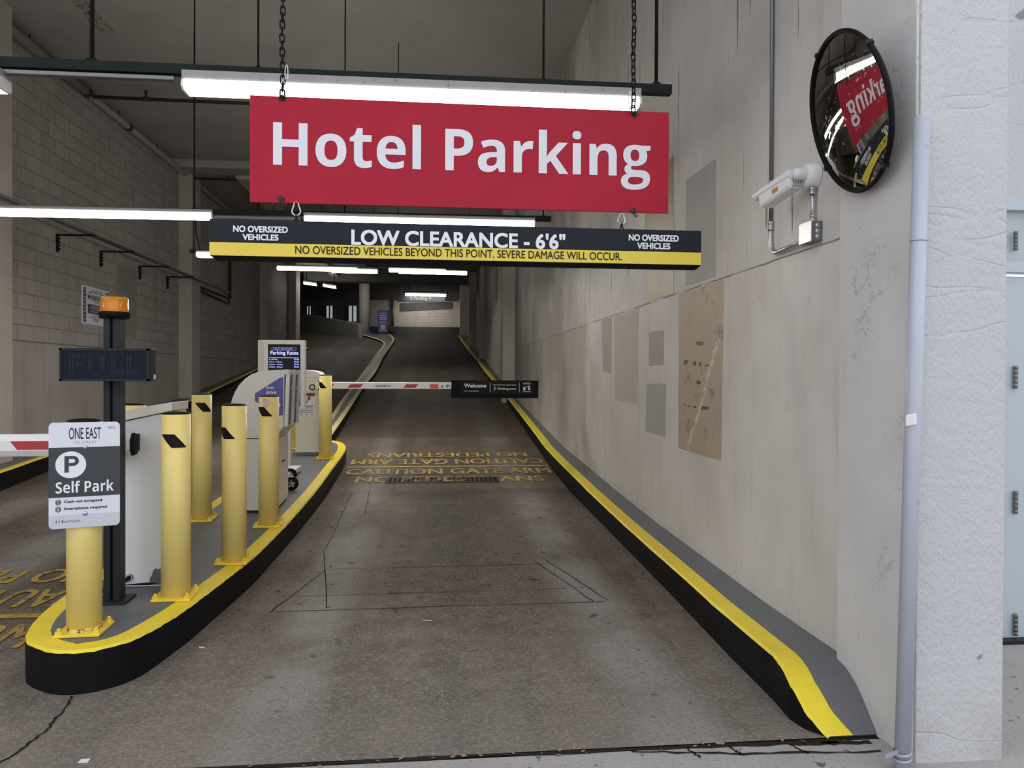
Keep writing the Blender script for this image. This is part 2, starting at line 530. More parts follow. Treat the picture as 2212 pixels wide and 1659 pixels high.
class MB:
    def __init__(self):
        self.bm = bmesh.new()

    def poly(self, pts):
        vs = [self.bm.verts.new(p) for p in pts]
        try:
            return self.bm.faces.new(vs)
        except ValueError:
            return None

    def box(self, a, b):
        x0, y0, z0 = a; x1, y1, z1 = b
        self.hexa([(x0, y0, z0), (x1, y0, z0), (x1, y1, z0), (x0, y1, z0)],
                  [(x0, y0, z1), (x1, y0, z1), (x1, y1, z1), (x0, y1, z1)])
        return self

    def hexa(self, lo, hi):
        """prism between two rings with the same number of corners"""
        n = len(lo)
        L = [self.bm.verts.new(p) for p in lo]
        H = [self.bm.verts.new(p) for p in hi]
        self.bm.faces.new(L[::-1])
        self.bm.faces.new(H)
        for i in range(n):
            j = (i + 1) % n
            self.bm.faces.new((L[i], L[j], H[j], H[i]))
        return self

    def obox(self, c, ax, ay, az):
        c, ax, ay, az = Vector(c), Vector(ax), Vector(ay), Vector(az)
        self.hexa([c - ax - ay - az, c + ax - ay - az, c + ax + ay - az, c - ax + ay - az],
                  [c - ax - ay + az, c + ax - ay + az, c + ax + ay + az, c - ax + ay + az])
        return self

    def prism(self, pts, d):
        """extrude a 3-D outline by the vector d"""
        d = Vector(d)
        self.hexa([Vector(p) for p in pts], [Vector(p) + d for p in pts])
        return self

    def cyl(self, p0, p1, r0, r1=None, seg=20, cap=True):
        p0, p1 = Vector(p0), Vector(p1)
        r1 = r0 if r1 is None else r1
        d = (p1 - p0).normalized()
        up = Vector((0, 0, 1)) if abs(d.z) < .9 else Vector((1, 0, 0))
        a = d.cross(up).normalized(); b = d.cross(a)
        A = [self.bm.verts.new(p0 + (a * math.cos(2 * PI * i / seg) + b * math.sin(2 * PI * i / seg)) * r0) for i in range(seg)]
        B = [self.bm.verts.new(p1 + (a * math.cos(2 * PI * i / seg) + b * math.sin(2 * PI * i / seg)) * r1) for i in range(seg)]
        for i in range(seg):
            j = (i + 1) % seg
            f = self.bm.faces.new((A[i], A[j], B[j], B[i])); f.smooth = seg > 8
        if cap:
            self.bm.faces.new(A[::-1]); self.bm.faces.new(B)
        return self

    def lathe(self, c, axis, prof, seg=32):
        """prof: list of (distance along the axis, radius)"""
        c, d = Vector(c), Vector(axis).normalized()
        up = Vector((0, 0, 1)) if abs(d.z) < .9 else Vector((1, 0, 0))
        a = d.cross(up).normalized(); b = d.cross(a)
        rings = []
        for h, r in prof:
            if r < 1e-5:
                rings.append([self.bm.verts.new(c + d * h)])
            else:
                rings.append([self.bm.verts.new(c + d * h + (a * math.cos(2 * PI * i / seg) + b * math.sin(2 * PI * i / seg)) * r) for i in range(seg)])
        for A, B in zip(rings, rings[1:]):
            for i in range(seg):
                j = (i + 1) % seg
                if len(A) == 1 and len(B) == 1:
                    continue
                if len(A) == 1:
                    f = self.bm.faces.new((A[0], B[j], B[i]))
                elif len(B) == 1:
                    f = self.bm.faces.new((A[i], A[j], B[0]))
                else:
                    f = self.bm.faces.new((A[i], A[j], B[j], B[i]))
                f.smooth = True
        return self

    def tube(self, pts, r, seg=10, closed=False):
        pts = [Vector(p) for p in pts]
        n = len(pts)
        rings = []
        prev = None
        for i, p in enumerate(pts):
            if closed:
                d = (pts[(i + 1) % n] - pts[i - 1]).normalized()
            else:
                d = (pts[min(i + 1, n - 1)] - pts[max(i - 1, 0)]).normalized()
            if prev is None:
                up = Vector((0, 0, 1)) if abs(d.z) < .9 else Vector((1, 0, 0))
                a = d.cross(up).normalized()
            else:
                a = (prev - d * prev.dot(d)).normalized()
            prev = a
            b = d.cross(a)
            rings.append([self.bm.verts.new(p + (a * math.cos(2 * PI * k / seg) + b * math.sin(2 * PI * k / seg)) * r) for k in range(seg)])
        pairs = list(zip(rings, rings[1:])) + ([(rings[-1], rings[0])] if closed else [])
        for A, B in pairs:
            for k in range(seg):
                j = (k + 1) % seg
                f = self.bm.faces.new((A[k], A[j], B[j], B[k])); f.smooth = True
        if not closed:
            self.bm.faces.new(rings[0][::-1]); self.bm.faces.new(rings[-1])
        return self

    def strip(self, left, right):
        L = [self.bm.verts.new(p) for p in left]
        Rr = [self.bm.verts.new(p) for p in right]
        for i in range(len(L) - 1):
            self.bm.faces.new((L[i], Rr[i], Rr[i + 1], L[i + 1]))
        return self

    def build(self, name, m, parent=None, bevel=0.0, fix=True, bseg=2):
        me = bpy.data.meshes.new(name)
        if fix:
            bmesh.ops.recalc_face_normals(self.bm, faces=self.bm.faces)
        self.bm.to_mesh(me)
        self.bm.free()
        me.materials.append(m)
        if parent is not None:
            me.transform(WM[parent.name].inverted())
        o = bpy.data.objects.new(name, me)
        link(o, parent)
        if parent is None:
            WM[o.name] = Matrix.Identity(4)
        if bevel:
            md = o.modifiers.new('edge', 'BEVEL')
            md.width = bevel; md.segments = bseg; md.limit_method = 'ANGLE'; md.angle_limit = .6
        return o


def structure(name, mb, m, parent=None, bevel=0.0):
    o = mb.build(name, m, parent, bevel)
    if parent is None:
        o['kind'] = 'structure'
    return o


# ------------------------------------------------------------------ lettering
GL = {
 'H': (1567, "M1382 0h-309v631h-579v-631h-310v1462h310v-573h579v573h309v-1462z"),
 'o': (1268, "M403 561q0 -166 54.5 -251t177.5 -85q122 0 175.5 84.5t53.5 251.5q0 166 -54 249t-177 83q-122 0 -176 -82.5t-54 -249.5zM1176 561q0 -273 -144 -427t-401 -154q-161 0 -284 70.5t-189 202.5t-66 308q0 274 143 426t402 152q161 0 284 -70t189 -201t66 -307z"),
 't': (889, "M614 223q80 0 192 35v-227q-114 -51 -280 -51q-183 0 -266.5 92.5t-83.5 277.5v547h-148v129l170 103l89 239h195v-240h317v-229h-317v-547q0 -66 37 -97.5t95 -31.5z"),
 'e': (1210, "M623 922q-97 0 -152 -61.5t-63 -174.5h428q-2 113 -59 174.5t-154 61.5zM666 -20q-270 0 -422 149t-152 422q0 281 140.5 434.5t388.5 153.5q237 0 369 -135t132 -373v-148h-721q5 -130 77 -203t202 -73q101 0 191 21t188 67v-236q-80 -40 -171 -59.5t-222 -19.5z"),
 'l': (625, "M465 0h-305v1556h305v-1556z"),
 'P': (1286, "M494 774h102q143 0 214 56.5t71 164.5q0 109 -59.5 161t-186.5 52h-141v-434zM1194 1006q0 -236 -147.5 -361t-419.5 -125h-133v-520h-310v1462h467q266 0 404.5 -114.5t138.5 -341.5z"),
 'a': (1237, "M870 0l-59 152h-8q-77 -97 -158.5 -134.5t-212.5 -37.5q-161 0 -253.5 92t-92.5 262q0 178 124.5 262.5t375.5 93.5l194 6v49q0 170 -174 170q-134 0 -315 -81l-101 206q193 101 428 101q225 0 345 -98t120 -298v-745h-213zM780 518l-118 -4q-133 -4 -198 -48t-65 -134q0 -129 148 -129q106 0 169.5 61t63.5 162v92z"),
 'r': (930, "M783 1139q62 0 103 -9l-23 -286q-37 10 -90 10q-146 0 -227.5 -75t-81.5 -210v-569h-305v1118h231l45 -188h15q52 94 140.5 151.5t192.5 57.5z"),
 'k': (1270, "M453 608l133 170l313 340h344l-444 -485l471 -633h-352l-322 453l-131 -105v-348h-305v1556h305v-694l-16 -254h4z"),
 'i': (625, "M147 1407q0 149 166 149t166 -149q0 -71 -41.5 -110.5t-124.5 -39.5q-166 0 -166 150zM465 0h-305v1118h305v-1118z"),
 'n': (1346, "M1192 0h-305v653q0 121 -43 181.5t-137 60.5q-128 0 -185 -85.5t-57 -283.5v-526h-305v1118h233l41 -143h17q51 81 140.5 122.5t203.5 41.5q195 0 296 -105.5t101 -304.5v-729z"),
 'g': (1157, "M1137 1118v-155l-175 -45q48 -75 48 -168q0 -180 -125.5 -280.5t-348.5 -100.5l-55 3l-45 5q-47 -36 -47 -80q0 -66 168 -66h190q184 0 280.5 -79t96.5 -232q0 -196 -163.5 -304t-469.5 -108q-234 0 -357.5 81.5t-123.5 228.5q0 101 63 169t185 97q-47 20 -82 65.5t-35 96.5q0 64 37 106.5t107 83.5q-88 38 -139.5 122t-51.5 198q0 183 119 283t340 100q47 0 111.5 -8.5t82.5 -12.5h390zM375 754q0 -100 43 -150t123 -50q82 0 124 50t42 150q0 210 -166 210q-166 0 -166 -210zM276 -172q0 -60 60 -95t168 -35q162 0 256 45t94 122q0 62 -54 86t-170 24h-158q-84 0 -140 -40t-56 -107z"),
 'S': (1128, "M1047 406q0 -198 -142.5 -312t-396.5 -114q-234 0 -414 88v288q148 -66 250.5 -93t187.5 -27q102 0 156.5 39t54.5 116q0 43 -24 76.5t-70.5 64.5t-189.5 99q-134 63 -201 121t-107 135t-40 180q0 194 131.5 305t363.5 111q114 0 217.5 -27t216.5 -76l-100 -241q-117 48 -193.5 67t-150.5 19q-88 0 -135 -41t-47 -107q0 -41 19 -71.5t60.5 -59t196.5 -102.5q205 -98 281 -196.5t76 -241.5z"),
 'f': (793, "M723 889h-264v-889h-305v889h-168v147l168 82v82q0 191 94 279t301 88q158 0 281 -47l-78 -224q-92 29 -170 29q-65 0 -94 -38.5t-29 -98.5v-70h264v-229z"),
 ' ': (532, ""),
}


def glyph_contours(path, ox):
    import re
    toks = re.findall(r'[MhvlqtzHVL]|-?\d+\.?\d*', path)
    i = 0; cmd = None; out = []; cur = []; x = y = 0.0; cx = cy = None
    def num():
        nonlocal i
        v = float(toks[i]); i += 1
        return v
    while i < len(toks):
        if toks[i].isalpha():
            cmd = toks[i]; i += 1
            if cmd == 'z':
                out.append(cur); cur = []
                continue
        if cmd == 'M':
            x, y = num(), num(); cur = [(x + ox, y)]; cx = None
        elif cmd == 'h':
            x += num(); cur.append((x + ox, y)); cx = None
        elif cmd == 'v':
            y += num(); cur.append((x + ox, y)); cx = None
        elif cmd == 'l':
            x += num(); y += num(); cur.append((x + ox, y)); cx = None
        elif cmd in 'qt':
            if cmd == 'q':
                qx, qy = x + num(), y + num()
            else:
                qx, qy = (2 * x - cx, 2 * y - cy) if cx is not None else (x, y)
            nx, ny = x + num(), y + num()
            for s in range(1, 6):
                t = s / 5
                cur.append(((1 - t) ** 2 * x + 2 * t * (1 - t) * qx + t * t * nx + ox, (1 - t) ** 2 * y + 2 * t * (1 - t) * qy + t * t * ny))
            cx, cy, x, y = qx, qy, nx, ny
    return out


FLAT = {}


def flat_text(body, bold=0.0, heavy=False, spacing=1.0, align='CENTER', lead=1.0):
    """2-D triangles of a piece of writing, normalised to its bounding box -> (verts, faces, w, h)"""
    key = (body, bold, heavy, spacing, align, lead)
    if key in FLAT:
        return FLAT[key]
    if heavy:
        c = bpy.data.curves.new('writing', 'CURVE')
        c.dimensions = '2D'; c.fill_mode = 'BOTH'
        ox = 0
        for ch in body:
            adv, path = GL[ch]
            for con in glyph_contours(path, ox):
                if con[0] == con[-1]:
                    con = con[:-1]
                s = c.splines.new('POLY')
                s.points.add(len(con) - 1)
                for p, q in zip(s.points, con):
                    p.co = (q[0] / 2048, q[1] / 2048, 0, 1)
                s.use_cyclic_u = True
            ox += adv * spacing
    else:
        c = bpy.data.curves.new('writing', 'FONT')
        c.body = body; c.offset = bold; c.space_character = spacing; c.align_x = align; c.space_line = lead
        c.resolution_u = 5
    o = bpy.data.objects.new('writing', c)
    COL.objects.link(o)
    dg = bpy.context.evaluated_depsgraph_get()
    me = bpy.data.meshes.new_from_object(o.evaluated_get(dg))
    vs = [(v.co.x, v.co.y) for v in me.vertices]
    fs = [tuple(p.vertices) for p in me.polygons]
    bpy.data.objects.remove(o); bpy.data.curves.remove(c); bpy.data.meshes.remove(me)
    x0, x1 = min(v[0] for v in vs), max(v[0] for v in vs)
    y0, y1 = min(v[1] for v in vs), max(v[1] for v in vs)
    vs = [((v[0] - x0), (v[1] - y0)) for v in vs]
    FLAT[key] = (vs, fs, x1 - x0, y1 - y0)
    return FLAT[key]


class Face:
    """a flat sign face: O = lower-left corner, r / up = unit vectors, n = outward normal"""
    def __init__(self, O, r, up, sx=1.0, sy=1.0):
        self.sx, self.sy = sx, sy
        self.O, self.r, self.up = Vector(O), Vector(r).normalized(), Vector(up).normalized()
        self.n = self.r.cross(self.up)

    def at(self, x, y, d=0.0): return self.O + self.r * (x * self.sx) + self.up * (y * self.sy) + self.n * d


def write(mb, face, body, x, y, w=None, h=None, d=.0015, anchor='c', **kw):
    """place writing on a face; (x, y) = centre (or left end), w / h = size in metres"""
    bold = 0 if kw.get('heavy') else kw.get('bold', 0)
    if bold:
        kw = dict(kw, bold=0.0); bold *= 1.5
        vs, fs, tw, th = flat_text(body, **kw)
        V2, F2 = [], []
        for k, (ox_, oy_) in enumerate(((0, 0), (2, 0), (0, 2), (2, 2), (1, 1), (1, 0), (0, 1), (2, 1), (1, 2))):
            F2 += [tuple(i + len(V2) for i in f) for f in fs]
            V2 += [(p[0] + ox_ * bold, p[1] + oy_ * bold) for p in vs]
        vs, fs, tw, th = V2, F2, tw + 2 * bold, th + 2 * bold
    else:
        vs, fs, tw, th = flat_text(body, **kw)
    if w is None:
        sx = sy = h / th
    elif h is None:
        sx = sy = w / tw
    else:
        sx, sy = w / tw, h / th
    ax = x - (tw * sx / 2 if anchor == 'c' else 0 if anchor == 'l' else tw * sx)
    ay = y - th * sy / 2
    n0 = len(vs) // (9 if bold else 1) or 1
    V = [mb.bm.verts.new(face.at(ax + p[0] * sx, ay + p[1] * sy, d + .00016 * (i // n0))) for i, p in enumerate(vs)]
    for f in fs:
        try:
            mb.bm.faces.new([V[i] for i in f])
        except ValueError:
            pass
    return mb


def patch(mb, face, pts, d=.001, t=0.0006):
    mb.prism([face.at(px, py, d - t) for px, py in pts], face.n * t)
    return mb


def rect(mb, face, x0, y0, x1, y1, d=.001, t=.0006):
    return patch(mb, face, [(x0, y0), (x1, y0), (x1, y1), (x0, y1)], d, t)


def disc(mb, face, x, y, r, d=.001, t=.0006, seg=28, ry=None):
    ry = ry or r
    return patch(mb, face, [(x + r * math.cos(2 * PI * i / seg), y + ry * math.sin(2 * PI * i / seg)) for i in range(seg)], d, t)


def ring(mb, face, x, y, r0, r1, d=.001, seg=28):
    A = [mb.bm.verts.new(face.at(x + r0 * math.cos(2 * PI * i / seg), y + r0 * math.sin(2 * PI * i / seg), d)) for i in range(seg)]
    B = [mb.bm.verts.new(face.at(x + r1 * math.cos(2 * PI * i / seg), y + r1 * math.sin(2 * PI * i / seg), d)) for i in range(seg)]
    for i in range(seg):
        j = (i + 1) % seg
        mb.bm.faces.new((A[i], B[i], B[j], A[j]))
    return mb


def rrect(x0, y0, x1, y1, r, n=6):
    pts = []
    for cx, cy, a0 in ((x1 - r, y0 + r, -PI / 2), (x1 - r, y1 - r, 0), (x0 + r, y1 - r, PI / 2), (x0 + r, y0 + r, PI)):
        for i in range(n + 1):
            a = a0 + i / n * PI / 2
            pts.append((cx + r * math.cos(a), cy + r * math.sin(a)))
    return pts


def metro_logo(mb, face, x, y, s, d=.0015):
    """three joined up-arrows"""
    for k in range(3):
        cx = x + k * s * .52
        patch(mb, face, [(cx - .05 * s, y - .28 * s), (cx + .05 * s, y - .28 * s), (cx + .05 * s, y + .22 * s), (cx - .05 * s, y + .22 * s)], d)
        patch(mb, face, [(cx - .26 * s, y + .05 * s), (cx, y + .30 * s), (cx + .26 * s, y + .05 * s), (cx, y + .20 * s)], d)


# ================================================================== THE SETTING
def ys_between(a, b, step=.6):
    ys = {round(a, 4), round(b, 4)}
    ys |= {p[0] for p in G_PTS + K_PTS if a < p[0] < b}
    t = a
    while t < b:
        ys.add(round(t, 4)); t += step
    return sorted(ys)


mb = MB()
rows = ys_between(2.945, 56, 1.0)
for y0, y1 in zip(rows, rows[1:]):
    x0, x1 = (-9.0, 2.2) if y1 <= 30.5 else (-20.0, 2.2)
    mb.poly([(x0, y0, G(y0)), (x1, y0, G(y0)), (x1, y1, G(y1)), (x0, y1, G(y1))])
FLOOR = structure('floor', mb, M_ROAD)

mb = MB()
mb.poly([(-14, -10, 0), (14, -10, 0), (14, 2.912, 0), (-14, 2.912, 0)])
mb.poly([(2.15, 2.912, 0), (14, 2.912, 0), (14, 4.2, 0), (2.15, 4.2, 0)])
WALKWAY = structure('floor_sidewalk', mb, M_WALK)

# dirt-filled joint between road slab and sidewalk, and the cracks running off it
def wander(pts, w, zfn, amp=.006, n=10):
    L, Rr = [], []
    for (ax, ay), (bx, by) in zip(pts, pts[1:]):
        d = Vector((bx - ax, by - ay)); nrm = Vector((-d.y, d.x)).normalized()
        for i in range(n + (1 if (bx, by) == pts[-1] else 0)):
            t = i / n
            o = random.uniform(-amp, amp); ww = w * random.uniform(.45, 1.2) / 2
            p = Vector((ax, ay)) + d * t + nrm * o
            L.append((p.x + nrm.x * ww, p.y + nrm.y * ww)); Rr.append((p.x - nrm.x * ww, p.y - nrm.y * ww))
    return [(x, y, zfn(y)) for x, y in L], [(x, y, zfn(y)) for x, y in Rr]


mb = MB()
mb.box((-14, 2.90, -.03), (2.2, 2.96, -.006))
mb.build('expansion_joint', M_CRACK, FLOOR)
mb = MB()
flat = lambda y: G(y) + .003
for pts, w in (([(-.9, 2.93), (.2, 2.925), (1.2, 2.915), (1.62, 2.895)], .030),
               ([(-1.62, 2.96), (-1.58, 3.12), (-1.555, 3.30), (-1.57, 3.46), (-1.60, 3.64)], .013),
               ([(.78, 2.905), (1.2, 2.845), (1.75, 2.81)], .014), ([(1.00, 2.91), (1.03, 2.83)], .012),
               ([(1.17, 2.91), (1.20, 2.83)], .012), ([(1.42, 2.90), (1.46, 2.82)], .010), ([(1.55, 2.90), (1.75, 2.885)], .03)):
    mb.strip(*wander(pts, w, flat))
mb.build('crack', M_CRACK, FLOOR)
mb = MB()                                    # thin saw-cut scratches in the lane
for pts in ([(-.62, 4.75), (-.82, 6.1), (-.86, 8.6)], [(-.95, 4.7), (-.74, 5.6)], [(1.02, 4.75), (.78, 5.7)], [(1.12, 4.75), (.86, 5.75)],
            [(-.95, 5.0), (.9, 5.02)], [(-.74, 5.6), (.95, 5.62)], [(-.95, 4.72), (1.1, 4.74)], [(-.62, 7.4), (-.70, 9.2)]):
    mb.strip(*wander(pts, .007, lambda y: G(y) + .0025, .006, 8))
mb.build('scratch', M_CRACK, FLOOR)

# walls on the right: smooth painted concrete, then block between piers
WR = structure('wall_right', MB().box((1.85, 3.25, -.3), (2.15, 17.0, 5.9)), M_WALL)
structure('wall_right_block', MB().box((1.87, 17.0, -.3), (2.15, 56, 7.0)), M_BLOCK_R)
for nm, a, b in (('trim_1', (1.58, 16.9, -.2), (1.9, 17.3, 5.85)), ('trim_2', (1.72, 27.0, 1.0), (1.9, 27.5, 5.85)),
                 ('trim_3', (1.57, 31.8, 1.5), (1.9, 32.3, 5.85)), ('trim_4', (1.50, 39.5, 2.5), (1.9, 40.2, 6.65))):
    structure(nm, MB().box(a, b), M_PIER, None, .012)
# street-side pier
structure('wall_pilaster', MB().box((1.815, 2.722, -.05), (1.86, 3.27, 8.0)), M_PIL, None, .008)
structure('wall_column', MB().box((1.822, 2.71, -.05), (2.177, 3.27, 8.0)), M_STUCCO, None, .006)
# left wall with its piers
WL = structure('wall_left', MB().box((-5.5, 2.75, -.3), (-5.2, 29.9, 5.9)), M_BLOCK_Y)
for nm, a, b in (('trim_5', (-5.3, 9.17, -.2), (-4.94, 9.72, 5.85)), ('trim_6', (-5.3, 16.6, -.2), (-4.94, 17.2, 5.85)),
                 ('trim_7', (-5.3, 24.2, -.2), (-4.99, 24.9, 5.85)), ('trim_8', (-5.3, 29.0, -.2), (-4.94, 29.9, 5.85))):
    structure(nm, MB().box(a, b), M_PIER, None, .012)
structure('wall_front_left', MB().box((-14, 2.75, -.3), (-5.2, 3.05, 8.0)), M_STUCCO)
structure('wall_front_header', MB().box((-5.4, 2.75, 4.9), (1.83, 3.1, 8.0)), M_STUCCO)
structure('wall_back', MB().box((-4.7, 52, 3.5), (2.2, 52.3, 7.0)), M_BLOCK_X)
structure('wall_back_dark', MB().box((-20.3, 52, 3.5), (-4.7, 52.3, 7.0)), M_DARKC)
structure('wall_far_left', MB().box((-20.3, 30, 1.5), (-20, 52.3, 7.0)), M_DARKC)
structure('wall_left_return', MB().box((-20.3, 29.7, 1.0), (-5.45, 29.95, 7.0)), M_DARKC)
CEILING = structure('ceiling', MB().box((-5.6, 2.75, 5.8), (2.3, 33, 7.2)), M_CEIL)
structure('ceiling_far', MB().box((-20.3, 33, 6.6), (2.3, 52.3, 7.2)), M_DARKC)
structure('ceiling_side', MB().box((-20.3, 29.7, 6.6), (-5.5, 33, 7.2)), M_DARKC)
# beams and the dirty patch strip under the ceiling
structure('trim_9', MB().box((-5.2, 16.0, 5.64), (1.85, 16.6, 5.81)), M_CEIL, None, .03)
structure('trim_10', MB().box((-4.05, 16.55, 5.56), (-3.75, 33, 5.81)), M_PIER, None, .015)
structure('trim_11', MB().box((-2.6, 16.55, 5.62), (-2.4, 33, 5.81)), M_CEIL, None, .015)
structure('trim_12', MB().box((-5.2, 24.3, 5.66), (1.87, 24.9, 5.81)), M_CEIL, None, .02)
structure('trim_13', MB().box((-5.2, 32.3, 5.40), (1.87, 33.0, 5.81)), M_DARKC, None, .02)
M_PATCHSTRIP = mat('flaking_plaster_strip', (.30, .28, .26), .8, 0, .2, 6, .4, 30, dirt=(.05, .04, .035), dirt_at=.52)
structure('trim_14', MB().box((-4.15, 8.55, 5.775), (-3.98, 10.2, 5.805)), M_PATCHSTRIP, None, .004)
# old sign shadows and paint patches left on the right-hand wall (1-3 mm proud)
def wall_patch(name, corners, m, x=1.85, d=.003):
    pts = [aX(u, v, x) for u, v in corners]
    return MB().prism(pts, (-d, 0, 0)).build(name, m, WR)


P_TAN = NT('old_tan_paint')
_c = P_TAN.mix(P_TAN.noise(2.2, 6, .6), (.40, .31, .22), (.50, .40, .29))
_c = P_TAN.mix(P_TAN.math('MULTIPLY', P_TAN.step(P_TAN.noise(5.5, 7, .75), .56, .64), .6), _c, (.16, .12, .085))
_scr = P_TAN.math('ABSOLUTE', P_TAN.math('SUBTRACT', P_TAN.math('ADD', P_TAN.y, P_TAN.math('MULTIPLY', P_TAN.z, 0.7938)),
                                         P_TAN.math('ADD', 6.0716, P_TAN.math('MULTIPLY', P_TAN.noise(3), .12))))
_c = P_TAN.mix(P_TAN.math('MULTIPLY', P_TAN.math('MULTIPLY', P_TAN.step(_scr, .040, .018), P_TAN.step(P_TAN.z, 1.745, 1.695)), P_TAN.step(P_TAN.noise(30, 5, .7), .44, .50)), _c, (.62, .58, .54))
P_TAN.bump(P_TAN.noise(20, 6, .7), .35)
P_TAN = P_TAN.done(_c, .55)
P_GOLD = mat('glossy_old_gold_paint', (.36, .275, .175), .46, 0, .18, 3, .35, 16, dirt=(.12, .09, .06), dirt_at=.66)
P_PALE = mat('pale_patch_paint', (.47, .44, .385), .65, 0, .10, 3, .15, 25, dirt=(.30, .26, .22), dirt_at=.64)
P_PINK = mat('mauve_grey_patch_paint', (.39, .355, .325), .65, 0, .14, 5, .15, 25, dirt=(.22, .19, .17), dirt_at=.62)
P_GREY = mat('cool_grey_patch_paint', (.40, .39, .365), .65, 0, .12, 5, .15, 25, dirt=(.20, .18, .17), dirt_at=.64)
wall_patch('old_sign_mark', [(1467, 636), (1564, 604), (1558, 995), (1466, 968)], P_TAN)
wall_patch('paint_patch', [(1394, 420), (1456, 335), (1456, 634), (1394, 653)], P_GOLD)
wall_patch('paint_patch', [(1482, 389), (1547, 343), (1546, 597), (1482, 618)], P_GREY)
wall_patch('paint_patch', [(1327, 684), (1379, 665), (1377, 872), (1328, 865)], P_PALE)
wall_patch('paint_patch', [(1300, 692), (1322, 686), (1320, 806), (1303, 803)], P_PINK)
wall_patch('paint_patch', [(1402, 717), (1434, 713), (1434, 788), (1402, 790)], P_PINK)
wall_patch('paint_patch', [(1397, 830), (1439, 828), (1438, 944), (1395, 932)], P_GREY)
mb = MB()                                    # torn remains of lettering and tape on the tan patch
for (u, v, w, h) in ((1512, 742, 16, 8), (1482, 783, 9, 9), (1500, 785, 7, 9), (1513, 787, 5, 10), (1526, 790, 9, 5), (1509, 826, 9, 8),
                     (1480, 875, 5, 4), (1488, 877, 6, 4), (1500, 879, 8, 4), (1523, 882, 17, 8)):
    mb.prism([aX(u - w / 2, v - h / 2, 1.8465), aX(u + w / 2, v - h / 2, 1.8465), aX(u + w / 2, v + h / 2, 1.8465), aX(u - w / 2, v + h / 2, 1.8465)], (-.0012, 0, 0))
mb.build('torn_tape', worn_paint('torn_black_tape', (.03, .026, .022), (.40, .32, .235), .47, 55), WR)
# grey overpaint patch on the left-hand block wall
pts = [aX(253, 575, -5.199), aX(295, 588, -5.199), aX(295, 730, -5.199), aX(253, 722, -5.199)]
MB().prism(pts, (.004, 0, 0)).build('paint_patch', mat('grey_overpaint', (.29, .265, .24), .7, 0, .1, 4, .1, 30), WL)

# daylight slots and the dark recess far back on the left
for k, (u0, u1, v0, v1) in enumerate(((662, 673, 662, 681), (704, 720, 661, 687), (752, 772, 661, 694))):
    a, b = aY(u0, v1, 51.98), aY(u1, v0, 51.98)
    w = structure('window_%d' % (k + 1), MB().box((a.x, 51.95, a.z), (b.x, 52.02, b.z)), mat('daylight_slot', (.62, .66, .66), .6, 0, 0, emit=.42))
    fr = MB()
    for x in (a.x, (a.x + b.x) / 2, b.x):
        fr.box((x - .04, 51.90, a.z), (x + .04, 51.96, b.z))
    fr.build('window_frame', M_CHARCOAL, w)
# parapet of the cross ramp
mb = MB()
p0, p1 = (-7.0, 42.2), (-3.5, 38.0)
mb.hexa([(p0[0], p0[1], 3.6), (p1[0], p1[1], 3.0), (p1[0] + .2, p1[1] + .15, 3.0), (p0[0] + .2, p0[1] + .15, 3.6)],
        [(p0[0], p0[1], 4.86), (p1[0], p1[1], 4.05), (p1[0] + .2, p1[1] + .15, 4.05), (p0[0] + .2, p0[1] + .15, 4.86)])
structure('wall_parapet', mb, plain_concrete('grey_parapet_paint', (.22, .22, .215), (.28, .275, .27)))
# round column on the end of the divider
structure('round_column', MB().cyl((-3.42, 40.4, 3.3), (-3.42, 40.4, 6.7), .275, None, 32), M_PIER)

# pale blue service door beyond the street pier
structure('wall_service', MB().box((2.15, 3.92, -.1), (3.0, 4.2, 8)).box((3.0, 3.92, 2.42), (8, 4.2, 8)).box((4.1, 3.92, -.1), (8, 4.2, 2.42)), M_STUCCO)
D = MB().box((3.02, 3.93, .02), (4.08, 3.99, 2.02))
DOOR = structure('door_1', D, M_DOOR, None, .004)
MB().box((2.98, 3.90, 2.04), (4.12, 4.0, 2.10)).box((2.98, 3.90, 2.38), (4.12, 4.0, 2.44)).build('door_frame', M_DOOR, DOOR)
MB().box((3.0, 3.94, 2.10), (4.1, 3.98, 2.38)).build('transom_panel', mat('transom_grey', (.44, .48, .50), .35, 0, .06, 5), DOOR)
for v0, v1 in ((500, 542), (790, 840), (1060, 1110), (1325, 1373)):
    a, b = aY(2188, v1, 3.92), aY(2197, v0, 3.92)
    hg = MB()
    for i in range(5):
        z0 = a.z + (b.z - a.z) * i / 5
        hg.cyl((a.x + .012, 3.915, z0 + .002), (a.x + .012, 3.915, a.z + (b.z - a.z) * (i + 1) / 5 - .002), .012, None, 10)
    hg.build('hinge', M_BRASS, DOOR)
MB().box((3.0, 3.88, 0.0), (4.1, 4.0, .02)).build('threshold', M_CHARCOAL, DOOR)
# ================================================================== KERBS AND ISLAND
def resample(pts, n):
    """n points evenly spaced along a smoothed polyline"""
    P = [Vector((p[0], p[1], 0)) for p in pts]
    dense = []
    for i in range(len(P) - 1):
        a, b, c, d = P[max(i - 1, 0)], P[i], P[i + 1], P[min(i + 2, len(P) - 1)]
        for s in range(12):
            t = s / 12
            dense.append(.5 * ((2 * b) + (c - a) * t + (2 * a - 5 * b + 4 * c - d) * t * t + (3 * b - a - 3 * c + d) * t ** 3))
    dense.append(P[-1])
    L = [0]
    for a, b in zip(dense, dense[1:]):
        L.append(L[-1] + (b - a).length)
    out = []
    j = 0
    for k in range(n):
        s = L[-1] * k / (n - 1)
        while j < len(L) - 2 and L[j + 1] < s:
            j += 1
        t = (s - L[j]) / max(1e-9, L[j + 1] - L[j])
        out.append(dense[j].lerp(dense[j + 1], t))
    return out


